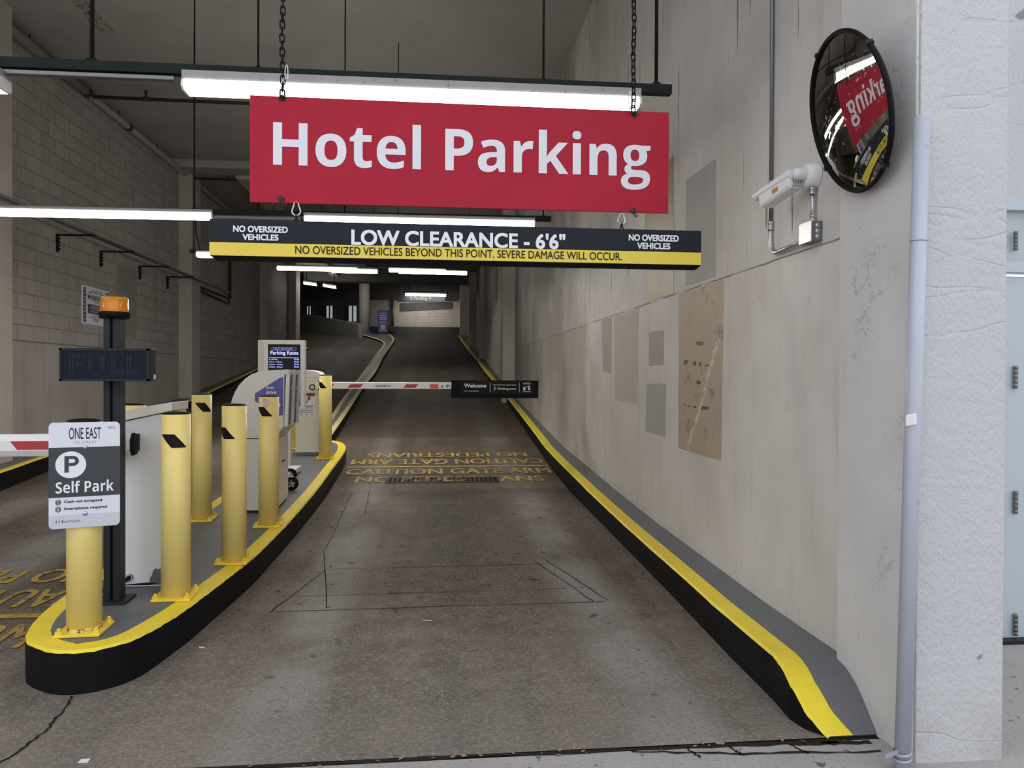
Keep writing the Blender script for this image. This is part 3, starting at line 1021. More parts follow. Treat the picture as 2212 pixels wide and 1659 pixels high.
def inset_side(pts, d, side):
    out = []
    for i, p in enumerate(pts):
        t = (pts[min(i + 1, len(pts) - 1)] - pts[max(i - 1, 0)]).normalized()
        out.append(p + Vector((-t.y, t.x, 0)) * d * side)
    return out


def chip(i): return .0012 * math.sin(i * .93) + .0016 * math.sin(i * 2.3 + 1) + .001 * math.sin(i * .31)


def raised_island(root, right, left, n, band, top_m, band_m, closed_far=True):
    R = resample(right, n); L = resample(left, n)
    Ri = inset_side(R, band, 1); Li = inset_side(L, band, -1)
    # where the inset outlines cross at the nose, pull them to the middle
    q = R[n // 4] - L[n // 4]
    i0 = 0
    while i0 < n - 1 and (Ri[i0] - Li[i0]).dot(q) < .03 * q.length:
        i0 += 1
    m = (Ri[i0] + Li[i0]) / 2
    for i in range(i0):
        t_ = (i / max(1, i0)) ** .5
        Ri[i] = m.lerp(Ri[i0], t_); Li[i] = m.lerp(Li[i0], t_)
        Ri[i].y = Li[i].y = m.y - .02 * (1 - t_)
    if closed_far:
        for s in range(3):
            Ri[n - 1 - s] = R[n - 1 - s].lerp(L[n - 1 - s], .3); Li[n - 1 - s] = L[n - 1 - s].lerp(R[n - 1 - s], .3)
    z = lambda p, dz=0: (p.x, p.y, K(p.y) + dz)
    g = lambda p: (p.x, p.y, G(p.y) - .03)
    outline = L[::-1] + R[1:]
    face = MB()
    face.strip([(p.x, p.y, K(p.y) - .012 + chip(i)) for i, p in enumerate(outline)], [g(p) for p in outline])
    face.strip([z(R[-1], -.012), z(L[-1], -.012)], [g(R[-1]), g(L[-1])])
    f = face.build('kerb_face', M_KERBBLACK, root)
    edge = MB()
    inner = Li[::-1] + Ri[1:]
    lip = [p + (q - p).normalized() * .012 if (q - p).length > 1e-6 else p.copy() for p, q in zip(outline, inner)]
    edge.strip([(p.x, p.y, K(p.y) - .014 + chip(i)) for i, p in enumerate(outline)], [z(p) for p in lip])
    edge.strip([z(p) for p in lip], [z(p) for p in inner])
    edge.strip([z(R[-1]), z(R[-1], -.014)], [z(L[-1]), z(L[-1], -.014)])
    e = edge.build('painted_edge', band_m, root)
    top = MB()
    top.strip([z(p) for p in Li], [z(p) for p in Ri])
    t = top.build('grey_top', top_m, root)
    for o in (f, e, t):
        for p in o.data.polygons:
            p.use_smooth = o is f
    return root


ISL_R = [(-1.630, 3.653), (-1.583, 3.657), (-1.519, 3.677), (-1.463, 3.718), (-1.411, 3.778), (-1.370, 3.874), (-1.328, 4.066), (-1.286, 4.29), (-1.255, 4.56), (-1.178, 5.27), (-1.155, 5.86), (-1.13, 6.7),
         (-1.112, 7.87), (-1.112, 8.94), (-1.112, 9.87), (-1.135, 10.57), (-1.20, 10.95), (-1.31, 11.15), (-1.417, 11.23)]
ISL_L = [(-1.630, 3.653), (-1.680, 3.664), (-1.732, 3.686), (-1.823, 3.752), (-1.878, 3.808), (-1.912, 3.868), (-1.948, 3.944), (-2.000, 4.119), (-2.028, 4.32), (-2.045, 4.6), (-2.055, 5.1), (-2.03, 5.8), (-2.0, 6.6),
         (-1.97, 7.45), (-1.965, 8.6), (-1.955, 9.6), (-1.94, 10.5), (-1.92, 10.9), (-1.90, 11.23)]
isl = thing('traffic_island', 'black-sided kerbed island with yellow rim carrying the bollards between two lanes', 'traffic island', (-1.6, 7.4, .2))
raised_island(isl, ISL_R, ISL_L, 280, .105, M_GREYPAINT, M_KERBYEL)
div = thing('lane_divider', 'narrow grey divider kerb with faded yellow edges running up the ramp', 'kerb', (-1.7, 20, 1.2))
raised_island(div, [(-1.41, 11.24), (-1.464, 11.6), (-1.506, 13.84), (-1.60, 18.2), (-1.575, 22.4), (-1.655, 27.9), (-1.686, 35.4), (-1.78, 37.6), (-2.2, 40.3)],
              [(-1.72, 11.24), (-1.73, 11.6), (-1.756, 13.8), (-1.87, 16.7), (-1.90, 20), (-2.0, 27.9), (-2.10, 34.6), (-2.7, 37.2), (-4.0, 40.0)], 60, .085, M_GREYPAINT, M_KERBPALE, False)


def wall_kerb(root, ys, xo, xw, kz, sgn, yel):
    """kerb against a wall: lane face at xo(y), wall at xw(y)"""
    F, E, T = MB(), MB(), MB()
    O = [(xo(y), y) for y in ys]
    F.strip([(x, y, kz(y) - .010 + chip(i)) for i, (x, y) in enumerate(O)], [(x, y, G(y) - .03) for x, y in O])
    E.strip([(x, y, kz(y) - .012 + chip(i)) for i, (x, y) in enumerate(O)], [(x + sgn * .012, y, kz(y)) for x, y in O])
    E.strip([(x + sgn * .012, y, kz(y)) for x, y in O], [(x + sgn * yel, y, kz(y)) for x, y in O])
    T.strip([(x + sgn * yel, y, kz(y)) for x, y in O], [(xw(y), y, kz(y)) for x, y in O])
    F.build('kerb_face', M_KERBBLACK, root); E.build('painted_edge', M_KERBYEL, root); T.build('grey_top', M_GREYPAINT, root)


XO = [(2.945, 1.60), (3.02, 1.545), (3.12, 1.525), (3.3, 1.54), (4.4, 1.553), (6, 1.563), (9.5, 1.566), (12.2, 1.615), (15.5, 1.66), (18, 1.672), (20.5, 1.62),
      (23, 1.585), (26.6, 1.59), (29, 1.53), (31, 1.475), (35, 1.46), (39, 1.36)]
KR = [(2.945, .004), (2.98, .036), (3.02, .076), (3.06, .112), (3.10, .143), (3.15, .171), (3.2, .189), (3.27, .201), (3.35, .206)]
ysr = sorted(set([2.945 + .017 * i for i in range(23)] + [y for y in ys_between(3.35, 39, .4)]))
kr = thing('kerb', 'black kerb with yellow edge along the stained right-hand wall', 'kerb', (1.7, 15, .5))
wall_kerb(kr, ysr, lambda y: interp(y, XO), lambda y: 1.813 if y < 3.28 else 1.849 if y < 17.02 else 1.869,
          lambda y: interp(y, KR) if y < 3.35 else K(y), 1, .112)
XL = [(3.1, -4.62), (9, -4.64), (10, -4.69), (17, -4.85), (23.3, -5.0), (29.9, -4.97), (31.5, -4.85)]
kl = thing('kerb', 'black kerb with thin yellow edge along the block wall of the exit lane', 'kerb', (-4.9, 15, .5))
wall_kerb(kl, ys_between(3.1, 31.5, .6), lambda y: interp(y, XL), lambda y: -5.199 if y < 29.9 else -5.0, K, -1, .085)


# ================================================================== FLOOR MARKINGS
def road_text(mb, body, cx, cy, w, h, flip=False):
    vs, fs, tw, th = flat_text(body, bold=0.0)
    n0 = len(vs)
    shifts = ((0, 0), (.045, 0), (.0225, .012))
    fs = [tuple(i + k * n0 for i in f) for k in range(3) for f in fs]
    vs = [(p[0] + ox_, p[1] + oy_) for ox_, oy_ in shifts for p in vs]
    tw += .045; th += .012
    V = []
    for px, py in vs:
        a, b = (px / tw - .5) * w, (py / th - .5) * h
        if flip:
            a, b = -a, -b
        y = cy + b
        V.append(mb.bm.verts.new((cx + a, y, G(y) + .005 + .0006 * (len(V) // n0))))
    for f in fs:
        try:
            mb.bm.faces.new([V[i] for i in f])
        except ValueError:
            pass


def gate_markings(x0, x1, yl, m, h=.36, step=.0):
    cx, w = (x0 + x1) / 2, x1 - x0
    mb = MB()
    for k in range(8):
        a, b = x0 + w * k / 8, x0 + w * (k + 1) / 8
        mb.poly([(a, yl - .035, G(yl - .035) + .004), (b, yl - .035, G(yl - .035) + .004), (b, yl + .035, G(yl + .035) + .004), (a, yl + .035, G(yl + .035) + .004)])
    road_text(mb, 'CAUTION GATE ARM', cx, yl - .33, w * .985, h)
    road_text(mb, 'NO PEDESTRIANS', cx, yl - .84, w * .86, h * .9)
    road_text(mb, 'CAUTION GATE ARM', cx, yl + .33, w * .985, h, True)
    road_text(mb, 'NO PEDESTRIANS', cx, yl + .82, w * .86, h * .9, True)
    return mb.build('lane_marking', m, FLOOR)


gate_markings(-1.07, 1.56, 10.12, M_WORN)
gate_markings(-4.55, -2.12, 4.76, M_WORNLEFT)

# drain grate across the drive
gr = thing('drain_grate', 'cast iron slotted drain grate set across the drive in the stencilled lettering', 'grate', (.15, 9.2, G(9.2)))
Y0, Y1, X0, X1 = 9.07, 9.40, -.53, .82
mb = MB()
mb.hexa([(X0, Y0, G(Y0) - .02), (X1, Y0, G(Y0) - .02), (X1, Y1, G(Y1) - .02), (X0, Y1, G(Y1) - .02)],
        [(X0, Y0, G(Y0) + .0075), (X1, Y0, G(Y0) + .0075), (X1, Y1, G(Y1) + .0075), (X0, Y1, G(Y1) + .0075)])
mb.build('grate_frame', M_IRON, gr)
mb = MB()
for i in range(24):
    for j in range(2):
        x = X0 + .045 + i * (X1 - X0 - .05) / 24
        a, b = Y0 + .05 + j * .13, Y0 + .145 + j * .13
        mb.poly([(x, a, G(a) + .009), (x + .030, a, G(a) + .009), (x + .030, b, G(b) + .009), (x, b, G(b) + .009)])
mb.build('drain_slots', M_PIT, gr)
mb = MB()
vs, fs, tw, th = flat_text('NO PEDESTRIANS', bold=.018)
V = []
for px, py in vs:
    y = 9.28 + (py / th - .5) * .32
    V.append(mb.bm.verts.new((.245 + (px / tw - .5) * 2.26, y, G(y) + .0115)))
for f in fs:
    c = sum((V[i].co.x for i in f)) / len(f)
    if X0 + .2 < c < X0 + .95 and random.random() < .8:
        try:
            mb.bm.faces.new([V[i] for i in f])
        except ValueError:
            pass
mb.build('paint_on_grate', worn_paint('marking_paint_on_iron', (.46, .31, .06), (.04, .038, .035), .48, 30), gr)['kind'] = 'stuff'


# ================================================================== BOLLARDS
def bollard(x, y, label, stripe_z, stripe_a, lean=1, r=.0775, h=1.03, rz=.0):
    z = K(y)
    b = thing('bollard', label, 'bollard', (x, y, z), rz, 'yellow steel bollards on the island')
    W = WM[b.name]
    loc = lambda p: W @ Vector(p)
    MB().cyl(loc((0, 0, .013)), loc((0, 0, h - .010)), r, None, 40).build('post', M_BOLLARD, b)
    MB().lathe(loc((0, 0, h - .014)), (0, 0, 1), [(0, r - .001), (.007, r - .001), (.012, r - .006), (.018, r * .6), (.020, 0)], 40).build('cap', M_BLACK, b)
    s = .104
    def seat(p, dz):
        q_ = loc((p[0], p[1], 0))
        return Vector((q_.x, q_.y, K(q_.y) + .0015 + dz))
    cs = ((-s, -s), (s, -s), (s, s), (-s, s))
    MB().hexa([seat(p, 0) for p in cs], [seat(p, .013) for p in cs]).build('base_plate', M_PLATE, b, .003)
    for ax, ay in ((-1, -1), (1, -1), (1, 1), (-1, 1)):
        q = (ax * .083, ay * .083)
        MB().cyl(seat(q, .0125), seat(q, .028), .017, None, 6).cyl(seat(q, .028), seat(q, .040), .0085, None, 10).build('anchor_bolt', M_PLATE, b)
    if stripe_z:
        # one black slanted flash of tape wrapped round the post
        mb = MB()
        n, hh, wa, sl = 16, .074, .52, .42 * lean
        for k in range(n):
            for j in range(n):
                q = []
                for kk, jj in ((k, j), (k + 1, j), (k + 1, j + 1), (k, j + 1)):
                    a = stripe_a + (kk / n - .5) * 2 * wa + (.5 - jj / n) * sl * 2
                    q.append(loc((math.cos(a) * (r + .0012), math.sin(a) * (r + .0012), stripe_z - hh / 2 + jj / n * hh)))
                mb.poly(q)
        mb.build('tape_flash', M_BLACKTAPE, b)
    return b


FA = -PI / 2                                             # the side of a post that faces the street
front = bollard(-1.672, 3.93, 'nearest yellow bollard, carrying the white and slate parking sign', None, 0, rz=.05)
bollard(-1.412, 4.46, 'yellow bollard in front of the white gate cabinet, black flash facing the street', .875, FA + .10, rz=.02)
bollard(-1.855, 6.50, 'yellow bollard beside the exit lane, black flash high on its right', .920, FA + .45, rz=.03)
bollard(-1.276, 5.19, 'yellow bollard with scuffed tape on the kerb edge between cabinet and kiosk', .845, FA - .62, rz=.0)
sp = bollard(-1.276, 6.27, 'yellow bollard with a pale scraped patch standing close in front of the kiosk', .905, FA - .40, rz=.02)
bollard(-1.290, 9.685, 'yellow bollard at the ramp end of the island, beside the barrier arm', .905, FA - .62, rz=.0)
bollard(-1.705, 7.41, 'yellow bollard half hidden behind the curved back of the kiosk', None, 0, h=1.06)
bollard(-1.85, 10.55, 'thin sliver of yellow bollard between rates display and barrier cabinet', None, 0)
bollard(-1.93, 5.25, 'bollard whose black cap alone shows above the gate cabinet lid', None, 0)
W = WM[front.name]
mb = MB()
mb.lathe(W @ Vector((0, 0, .012)), (0, 0, 1), [(0, .0785), (.014, .0782), (.020, .0776)], 40)
mb.build('rusty_foot', mat('flaking_rust', (.80, .62, .18), .6, 0, .08, 20, .2, 60, dirt=(.20, .07, .02), dirt_at=.50, dscale=30), front)
# pale scraped patch and scratch on the bollard by the kiosk
mb = MB()
W = WM[sp.name]
outl = []
for k in range(22):
    t = 2 * PI * k / 22
    rr = 1 + .16 * math.sin(3 * t + 1) + .10 * math.sin(7 * t)
    a = FA - .08 + .40 * rr * math.cos(t)
    outl.append(W @ Vector((math.cos(a) * .0787, math.sin(a) * .0787, .972 + .038 * rr * math.sin(t))))
c = W @ Vector((math.cos(FA - .08) * .0790, math.sin(FA - .08) * .0790, .972))
for k in range(22):
    mb.poly([c, outl[k], outl[(k + 1) % 22]])
mb.build('scraped_patch', mat('bare_sticker_residue', (.56, .50, .40), .7, 0, .15, 30), sp)

# ================================================================== SELF PARK SIGN on the front bollard
sw, sh = .383, .585
yaw = .33
so = aY(105, 1144, 3.803)
Fs = Face(so, (math.cos(yaw), math.sin(yaw), 0), (0, 0, 1), .778, .855)
SG = thing('parking_sign', 'white and slate rounded self-park sign bolted to the nearest yellow bollard', 'sign', tuple(so))
mb = MB(); mb.prism([Fs.at(px, py, -.004) for px, py in rrect(0, 0, sw, sh, .026)], Fs.n * .004)
mb.build('sign_panel', M_SIGNWHITE, SG)
mb = MB(); rect(mb, Fs, 0, .172, sw, .447, .0012); mb.build('slate_band', M_SLATE, SG)
mb = MB(); _rr = rrect(0, 0, sw, .2, .026); patch(mb, Fs, _rr[:7] + [(sw, .074), (0, .074)] + _rr[21:], .0012); mb.build('grey_band', M_SIGNGREY, SG)
mb = MB(); disc(mb, Fs, .117, .351, .082, .0020, .0006, 48, .074)
write(mb, Fs, 'Self Park', .193, .228, w=.312, h=.066, d=.0022, heavy=True)
mb.build('white_lettering', M_WHITEINK, SG)
mb = MB()
rect(mb, Fs, .083, .309, .106, .400, .0030)
for k in range(12):                                    # bowl of the big P
    a, b = -PI / 2 + PI * k / 12, -PI / 2 + PI * (k + 1) / 12
    mb.poly([Fs.at(  .127 + .033 * math.cos(a), .372 + .028 * math.sin(a), .003), Fs.at(.127 + .033 * math.cos(b), .372 + .028 * math.sin(b), .003),
             Fs.at(.127 + .013 * math.cos(b), .372 + .011 * math.sin(b), .003), Fs.at(.127 + .013 * math.cos(a), .372 + .011 * math.sin(a), .003)])
rect(mb, Fs, .1062, .383, .1268, .400, .0030); rect(mb, Fs, .1062, .344, .1268, .361, .0030)
mb.build('dark_letter', M_SLATE, SG)
mb = MB()
write(mb, Fs, 'ONE EAST', .193, .524, w=.172, h=.064)
mb.build('dark_lettering', M_INK, SG)
mb = MB()
write(mb, Fs, 'Cash not accepted', .081, .146, w=.203, h=.0185, anchor='l', bold=.012)
mb.build('dark_lettering', M_INK, SG)
mb = MB()
write(mb, Fs, 'Smartphone required', .081, .107, w=.230, h=.0185, anchor='l', bold=.012)
mb.build('dark_lettering', M_INK, SG)
mb = MB()
write(mb, Fs, 'metropolis', .074, .037, w=.092, h=.0175, anchor='l')
metro_logo(mb, Fs, .040, .038, .030)
mb.build('maker_mark', M_INK, SG)
mb = MB()
write(mb, Fs, '5012', .336, .553, w=.036, h=.0105)
mb.build('site_number', M_INK, SG)
for y in (.146, .107):
    mb = MB()
    ring(mb, Fs, .050, y, .0130, .0155, .0022)
    disc(mb, Fs, .050, y, .0100, .0022)
    mb.build('icon', M_INK, SG)
mb = MB()
write(mb, Fs, 'DELAWARE', .193, .474, w=.120, h=.016, spacing=1.5)
mb.build('grey_lettering', M_GREYINK, SG)
mb = MB()
write(mb, Fs, '$', .050, .146, h=.014, d=.003)
mb.build('icon_symbol', M_WHITEINK, SG)
mb = MB()
rect(mb, Fs, .0465, .101, .0535, .113, .003)
mb.build('icon_symbol', M_WHITEINK, SG)
for y in (.447, .076):
    mb = MB(); mb.lathe(Fs.at(.193, y, 0), Fs.n, [(0, .011), (.003, .011), (.006, .007), (.007, 0)], 20); mb.build('sign_bolt', M_STEEL, SG)

# ================================================================== FULL SIGN POST WITH BEACON
px, py = aY(241, 1000, 4.37).x, 4.41
pz = K(py)
FP = thing('full_sign', 'charcoal post carrying an unlit dot-letter FULL box under an amber beacon', 'sign post', (px, py, pz))
ph = 1.765
mb = MB(); w = .042
mb.box((px - w, py - w, pz + .01), (px - .008, py + w, ph)); mb.box((px + .008, py - w, pz + .01), (px + w, py + w, ph)); mb.box((px - .009, py - w + .022, pz + .01), (px + .009, py + w, ph))
mb.build('post', M_CHARCOAL, FP, .003)
slope_box(px - .085, py - .085, px + .085, py + .085, 0, .012).build('base_plate', M_CHARCOAL, FP, .003)
a, b = aY(128, 823, 4.27), aY(322, 753, 4.27)
x0, x1, z0, z1 = a.x, b.x, a.z, b.z
BX = MB().box((x0, 4.275, z0), (x1 + .010, 4.345, z1)).build('display_box', M_CHARCOAL, FP, .004)
mb = MB()
for (p, q) in (((x0, z0), (x1, z0 + .012)), ((x0, z1 - .012), (x1, z1)), ((x0, z0), (x0 + .012, z1)), ((x1 - .012, z0), (x1, z1))):
    mb.box((p[0], 4.268, p[1]), (q[0], 4.278, q[1]))
mb.build('bezel', M_CHARCOAL, BX)
Fd = Face((x0 + .012, 4.274, z0 + .012), (1, 0, 0), (0, 0, 1))
dw, dh = x1 - x0 - .024, z1 - z0 - .024
MB().box((x0 + .010, 4.272, z0 + .010), (x1 - .010, 4.276, z1 - .010)).build('screen', M_SCREEN, BX)
mb = MB()
ROWS = {'F': ["1111111", "1111111", "11", "11", "111111", "111111", "11", "11", "11", "11"],
        'U': ["1100011", "1100011", "1100011", "1100011", "1100011", "1100011", "1100011", "1100011", "0110110", "0011100"],
        'L': ["11", "11", "11", "11", "11", "11", "11", "11", "111111", "111111"]}
for ch, sx in zip('FULL', (.094, .318, .586, .772)):
    mb = MB()
    for r_, row in enumerate(ROWS[ch]):
        for c_, v_ in enumerate(row):
            if v_ == '1':
                disc(mb, Fd, (sx + c_ * .0288) * dw, (.845 - r_ * .0745) * dh, .0022, .0030, .0008, 8)
    mb.build('led_letter', M_LED, BX)
Fq = Face((x1 + .0102, 4.30, z0 + .006), (0, 1, 0), (0, 0, 1))
mb = MB(); rect(mb, Fq, .004, .004, .036, .030, .0015); mb.build('maker_sticker', M_SIGNWHITE, BX)
BC = MB().lathe((px, py, ph - .002), (0, 0, 1), [(0, .060), (.004, .075), (.032, .081), (.036, .079), (.038, 0)], 40).build('beacon_base', M_BLACK, FP)
MB().lathe((px, py, ph + .036), (0, 0, 1), [(0, .071), (.030, .0715), (.032, .0695), (.062, .0705), (.074, .068), (.080, .058), (.082, 0)], 40).build('beacon_lens', M_AMBER, BC)
MB().lathe((px, py, ph + .036), (0, 0, 1), [(0, .022), (.045, .022), (.058, .012), (.060, 0)], 20).build('beacon_bulb', M_BULB, BC)

# ================================================================== EXIT-LANE BARRIER (white cabinet, arm to the left)
CB = thing('barrier_gate', 'chalky white barrier gate by the street, its boom passing behind the self-park sign', 'barrier gate', (-1.62, 4.82, K(4.7)))
y0c, y1c = 4.66, 4.93
xa, xb = -1.82, aY(371, 900, y0c).x
zb = K(4.66)
zl = aY(266, 911, y0c).z; zr = aY(371, 887, y0c).z
mb = MB()
mb.hexa([(xa, y0c, zb + .0015), (xb, y0c, zb + .0015), (xb, y1c, K(y1c) + .0015), (xa, y1c, K(y1c) + .0015)], [(xa, y0c, zl - .012), (xb, y0c, zr - .004), (xb, y1c, zr - .004), (xa, y1c, zl - .012)])
mb.build('cabinet_body', M_CABGREY, CB, .004)
mb = MB()
mb.hexa([(xa - .015, y0c - .02, zl - .010), (xb + .006, y0c - .02, zr), (xb + .006, y1c + .02, zr), (xa - .015, y1c + .02, zl - .010)],
        [(xa - .015, y0c - .02, zl + .052), (xb + .006, y0c - .02, zr + .050), (xb + .006, y1c + .02, zr + .050), (xa - .015, y1c + .02, zl + .052)])
mb.build('cabinet_lid', M_CAB, CB, .004)
Fb = Face((xa, y0c - .001, zb), (1, 0, 0), (0, 0, 1))
ux = lambda u: aY(u, 1250, y0c).x - xa
mb = MB(); patch(mb, Fb, [(ux(322), .012), (ux(324), .050), (ux(329), .070), (ux(331), .095), (ux(337), .108), (ux(342), .100), (ux(350), .112), (ux(360), .08), (ux(366), .01)], .0012)
mb.build('flaked_paint', M_GREYPAINT, CB)
mb = MB(); patch(mb, Fb, [(.02, .012), (.20, .010), (.25, .020), (.20, .026), (.14, .022)], .0016); mb.build('base_stain', M_CRACK, CB)
mb = MB(); q = aY(281, 1247, y0c)
mb.tube([(q.x, y0c + .01, q.z), (q.x - .03, y0c - .03, q.z - .02), (q.x - .075, y0c - .10, zb + .030), (q.x - .10, y0c - .14, zb + .018)], .012, 12)
mb.lathe((q.x, y0c - .012, q.z), (0, 1, 0), [(0, .017), (.016, .017), (.016, 0)], 16)
mb.build('flexible_conduit', M_CHARCOAL, CB)
# arm: eight-sided white boom
ya = 4.52
e0, e1 = aY(290, 936, ya), aY(290, 983, ya)
zc, hz = (e0.z + e1.z) / 2, (e0.z - e1.z) / 2
xe = e0.x
sect = [(-.020, -1), (.020, -1), (.042, -.45), (.042, .45), (.020, 1), (-.020, 1), (-.042, .45), (-.042, -.45)]
mb = MB()
mb.hexa([(-4.45, ya + a_, zc + b_ * hz - .012) for a_, b_ in sect], [(xe - .006, ya + a_, zc + b_ * hz) for a_, b_ in sect])
ARM = mb.build('barrier_arm', M_WHITE, CB, .003)
mb = MB(); mb.hexa([(xe - .008, ya + a_ * 1.12, zc + b_ * hz * 1.06) for a_, b_ in sect], [(xe + .012, ya + a_ * .9, zc + b_ * hz * .9) for a_, b_ in sect])
mb.build('end_cap', M_BLACK, ARM, .003)
Fm = Face((-4.45, ya - .0435, zc - hz * .45 - .012), (xe + 4.45, 0, .012), (0, 0, 1))
for xx in (.35, .95, 1.55, 2.16):
    mb = MB(); patch(mb, Fm, [(xx + .035, .006), (xx + .30, .006), (xx + .265, .053), (xx, .053)], .0012)
    mb.build('red_flash', M_REDTAPE, ARM)
mb = MB(); mb.box((xe - .14, ya + .035, zc - .05), (xe - .02, y0c + .02, zc + .05)); mb.build('arm_bracket', M_CHARCOAL, CB, .004)

# ================================================================== KIOSK
KY0, KY1 = 6.72, 7.30
KX0, KX1 = aY(497, 1000, KY0).x, aY(595, 1000, KY0).x
KZ = K(KY0) - .01
KO = thing('payment_kiosk', 'white payment kiosk with curved hood and purple arrow decal on its side', 'kiosk', ((KX0 + KX1) / 2, 7.1, KZ))
pt = lambda u, v: (aY(u, v, KY0).x, aY(u, v, KY0).z)
seam_z = pt(540, 947.6)[1]
xr = pt(595, 1000)[0]
xl = pt(517, 1000)[0]
MB().hexa([(xl, KY0, K(KY0) + .02), (xr, KY0, K(KY0) + .02), (xr, KY1, K(KY1) + .02), (xl, KY1, K(KY1) + .02)], [(xl, KY0, seam_z - .004), (xr, KY0, seam_z - .004), (xr, KY1, seam_z - .004), (xl, KY1, seam_z - .004)]).build('kiosk_base', M_KIOSK, KO, .006)
slope_box(xl + .012, KY0 + .012, xr - .012, KY1 - .012, 0, .018).build('plinth', M_CHARCOAL, KO)
prof = [pt(*p) for p in ((497, 947), (496, 905), (497, 880), (501, 862), (508, 845), (517, 831), (529, 818), (543, 808.5), (558, 803), (575, 800.5), (600, 799), (618, 798),
                         (614, 815), (612.5, 922), (596, 943), (595, 947))]
mb = MB(); mb.prism([(x, KY0 - .004, z) for x, z in prof], (0, KY1 - KY0 + .008, 0))
HD = mb.build('hood', M_KIOSK, KO, .006)
# lane-side bezel: upright ribs and dark purple screens, slanting like the hood edge
x_top, z_top = pt(618, 798); x_mid, z_mid = pt(613, 922)
for k in range(3):
    yy = KY0 + .02 + k * (KY1 - KY0 - .06) / 2
    mb = MB(); mb.obox(((x_top + x_mid) / 2 + .014, yy + .01, (z_top + z_mid) / 2), (.016, 0, 0), (0, .020, 0), (-(x_mid - x_top) / 2 * -1, 0, (z_mid - z_top) / 2))
    mb.build('bezel_rib', M_KIOSK, HD, .003)
MB().box((x_mid - .01, KY0, z_top - .045), (x_top + .016, KY1, z_top - .002)).build('bezel_top', M_KIOSK, HD, .004)
for k in range(2):
    ya_, yb_ = KY0 + .055 + k * (KY1 - KY0 - .06) / 2, KY0 + .02 + (k + 1) * (KY1 - KY0 - .06) / 2 - .015
    for f0, f1 in ((.09, .30), (.36, .62), (.65, .98)):
        za, zb_ = z_top + (z_mid - z_top) * f0, z_top + (z_mid - z_top) * f1
        xa_, xb_ = x_top + (x_mid - x_top) * f0 + .005, x_top + (x_mid - x_top) * f1 + .005
        mb = MB(); mb.hexa([(xa_ - .01, ya_, za), (xa_ + .004, ya_, za), (xa_ + .004, yb_, za), (xa_ - .01, yb_, za)],
                           [(xb_ - .01, ya_, zb_), (xb_ + .004, ya_, zb_), (xb_ + .004, yb_, zb_), (xb_ - .01, yb_, zb_)])
        mb.build('screen_panel', M_DARKPURPLE, HD)
for k in range(2):
    ya_ = KY0 + .02 + k * .27
    DR = MB().box((xr - .002, ya_, KZ + .10), (xr + .008, ya_ + .26, seam_z - .03)).build('door', M_CAB, KO, .003)
    MB().cyl((xr + .006, ya_ + (.23 if k == 0 else .04), seam_z - .22), (xr + .016, ya_ + (.23 if k == 0 else .04), seam_z - .22), .010, None, 12).build('lock', M_CHARCOAL, DR)
Fk = Face((pt(551, 899)[0], KY0 - .0045, pt(551, 899)[1]), (1, 0, 0), (0, 0, 1))
fk = lambda u, v: (pt(u, v)[0] - pt(551, 899)[0], pt(u, v)[1] - pt(551, 899)[1])
mb = MB(); patch(mb, Fk, [fk(551, 866), fk(594, 894), fk(604, 898.5), fk(611.5, 896), fk(612, 815), fk(604, 816.5), fk(551, 850)], .0012)
DC = mb.build('purple_decal', M_PURPLE, KO)
mb = MB()
x, y = fk(575, 837.5); write(mb, Fk, 'Just', x, y, w=.068, h=.027, anchor='l', bold=.01, d=.002)
x, y = fk(575, 847); write(mb, Fk, 'drive', x, y, w=.083, h=.027, anchor='l', bold=.01, d=.002)
mb.build('decal_lettering', M_WHITEINK, DC)
mb = MB()
(ax_, ay_), (bx_, _y) = fk(594, 875), fk(605.5, 875)
rect(mb, Fk, ax_, ay_ - .003, bx_, ay_ + .003, .002)
patch(mb, Fk, [(bx_ - .020, ay_ + .024), (bx_ - .014, ay_ + .026), (bx_ + .004, ay_), (bx_ - .003, ay_)], .002)
patch(mb, Fk, [(bx_ - .020, ay_ - .024), (bx_ - .014, ay_ - .026), (bx_ + .004, ay_), (bx_ - .003, ay_)], .002)
rect(mb, Fk, ax_, ay_ - .040, ax_ + .030, ay_ - .036, .002)
mb.build('decal_arrow', M_WHITEINK, DC)

# ================================================================== PARKING RATES DISPLAY
DY = 8.75
a, b = aY(570, 882, DY), aY(658, 735, DY)
RD = thing('rates_display', 'white framed portrait screen showing the lit parking rates behind the kiosk', 'display', ((a.x + b.x) / 2, DY + .06, K(DY)))
hx0, hx1, hz0, hz1 = a.x, b.x, a.z, b.z
s0, s1 = aY(578.6, 878, DY), aY(649, 744, DY)
mb = MB()
for p, q in (((hx0, hz0), (s0.x, hz1)), ((s1.x, hz0), (hx1, hz1)), ((s0.x, hz0), (s1.x, s0.z)), ((s0.x, s1.z), (s1.x, hz1))):
    mb.box((p[0], DY, p[1]), (q[0], DY + .028, q[1]))
mb.box((hx0, DY + .028, hz0), (hx1, DY + .12, hz1))
lx = aY(559, 735, DY + .12).x
mb.hexa([(hx0 + .004, DY + .004, hz0), (hx0 + .004, DY + .12, hz0), (lx, DY + .12, hz0), (lx + .006, DY + .05, hz0)],
        [(hx0 + .004, DY + .004, hz1), (hx0 + .004, DY + .12, hz1), (lx, DY + .12, hz1), (lx + .006, DY + .05, hz1)])
HS = mb.build('housing', M_CAB, RD)
MB().box((s0.x, DY + .012, s0.z), (s1.x, DY + .028, s1.z)).build('screen', M_SCREENLIT, RD)
Fr = Face((s0.x, DY + .012, s0.z), (1, 0, 0), (0, 0, 1))
W_, H_ = s1.x - s0.x, s1.z - s0.z
mb = MB()
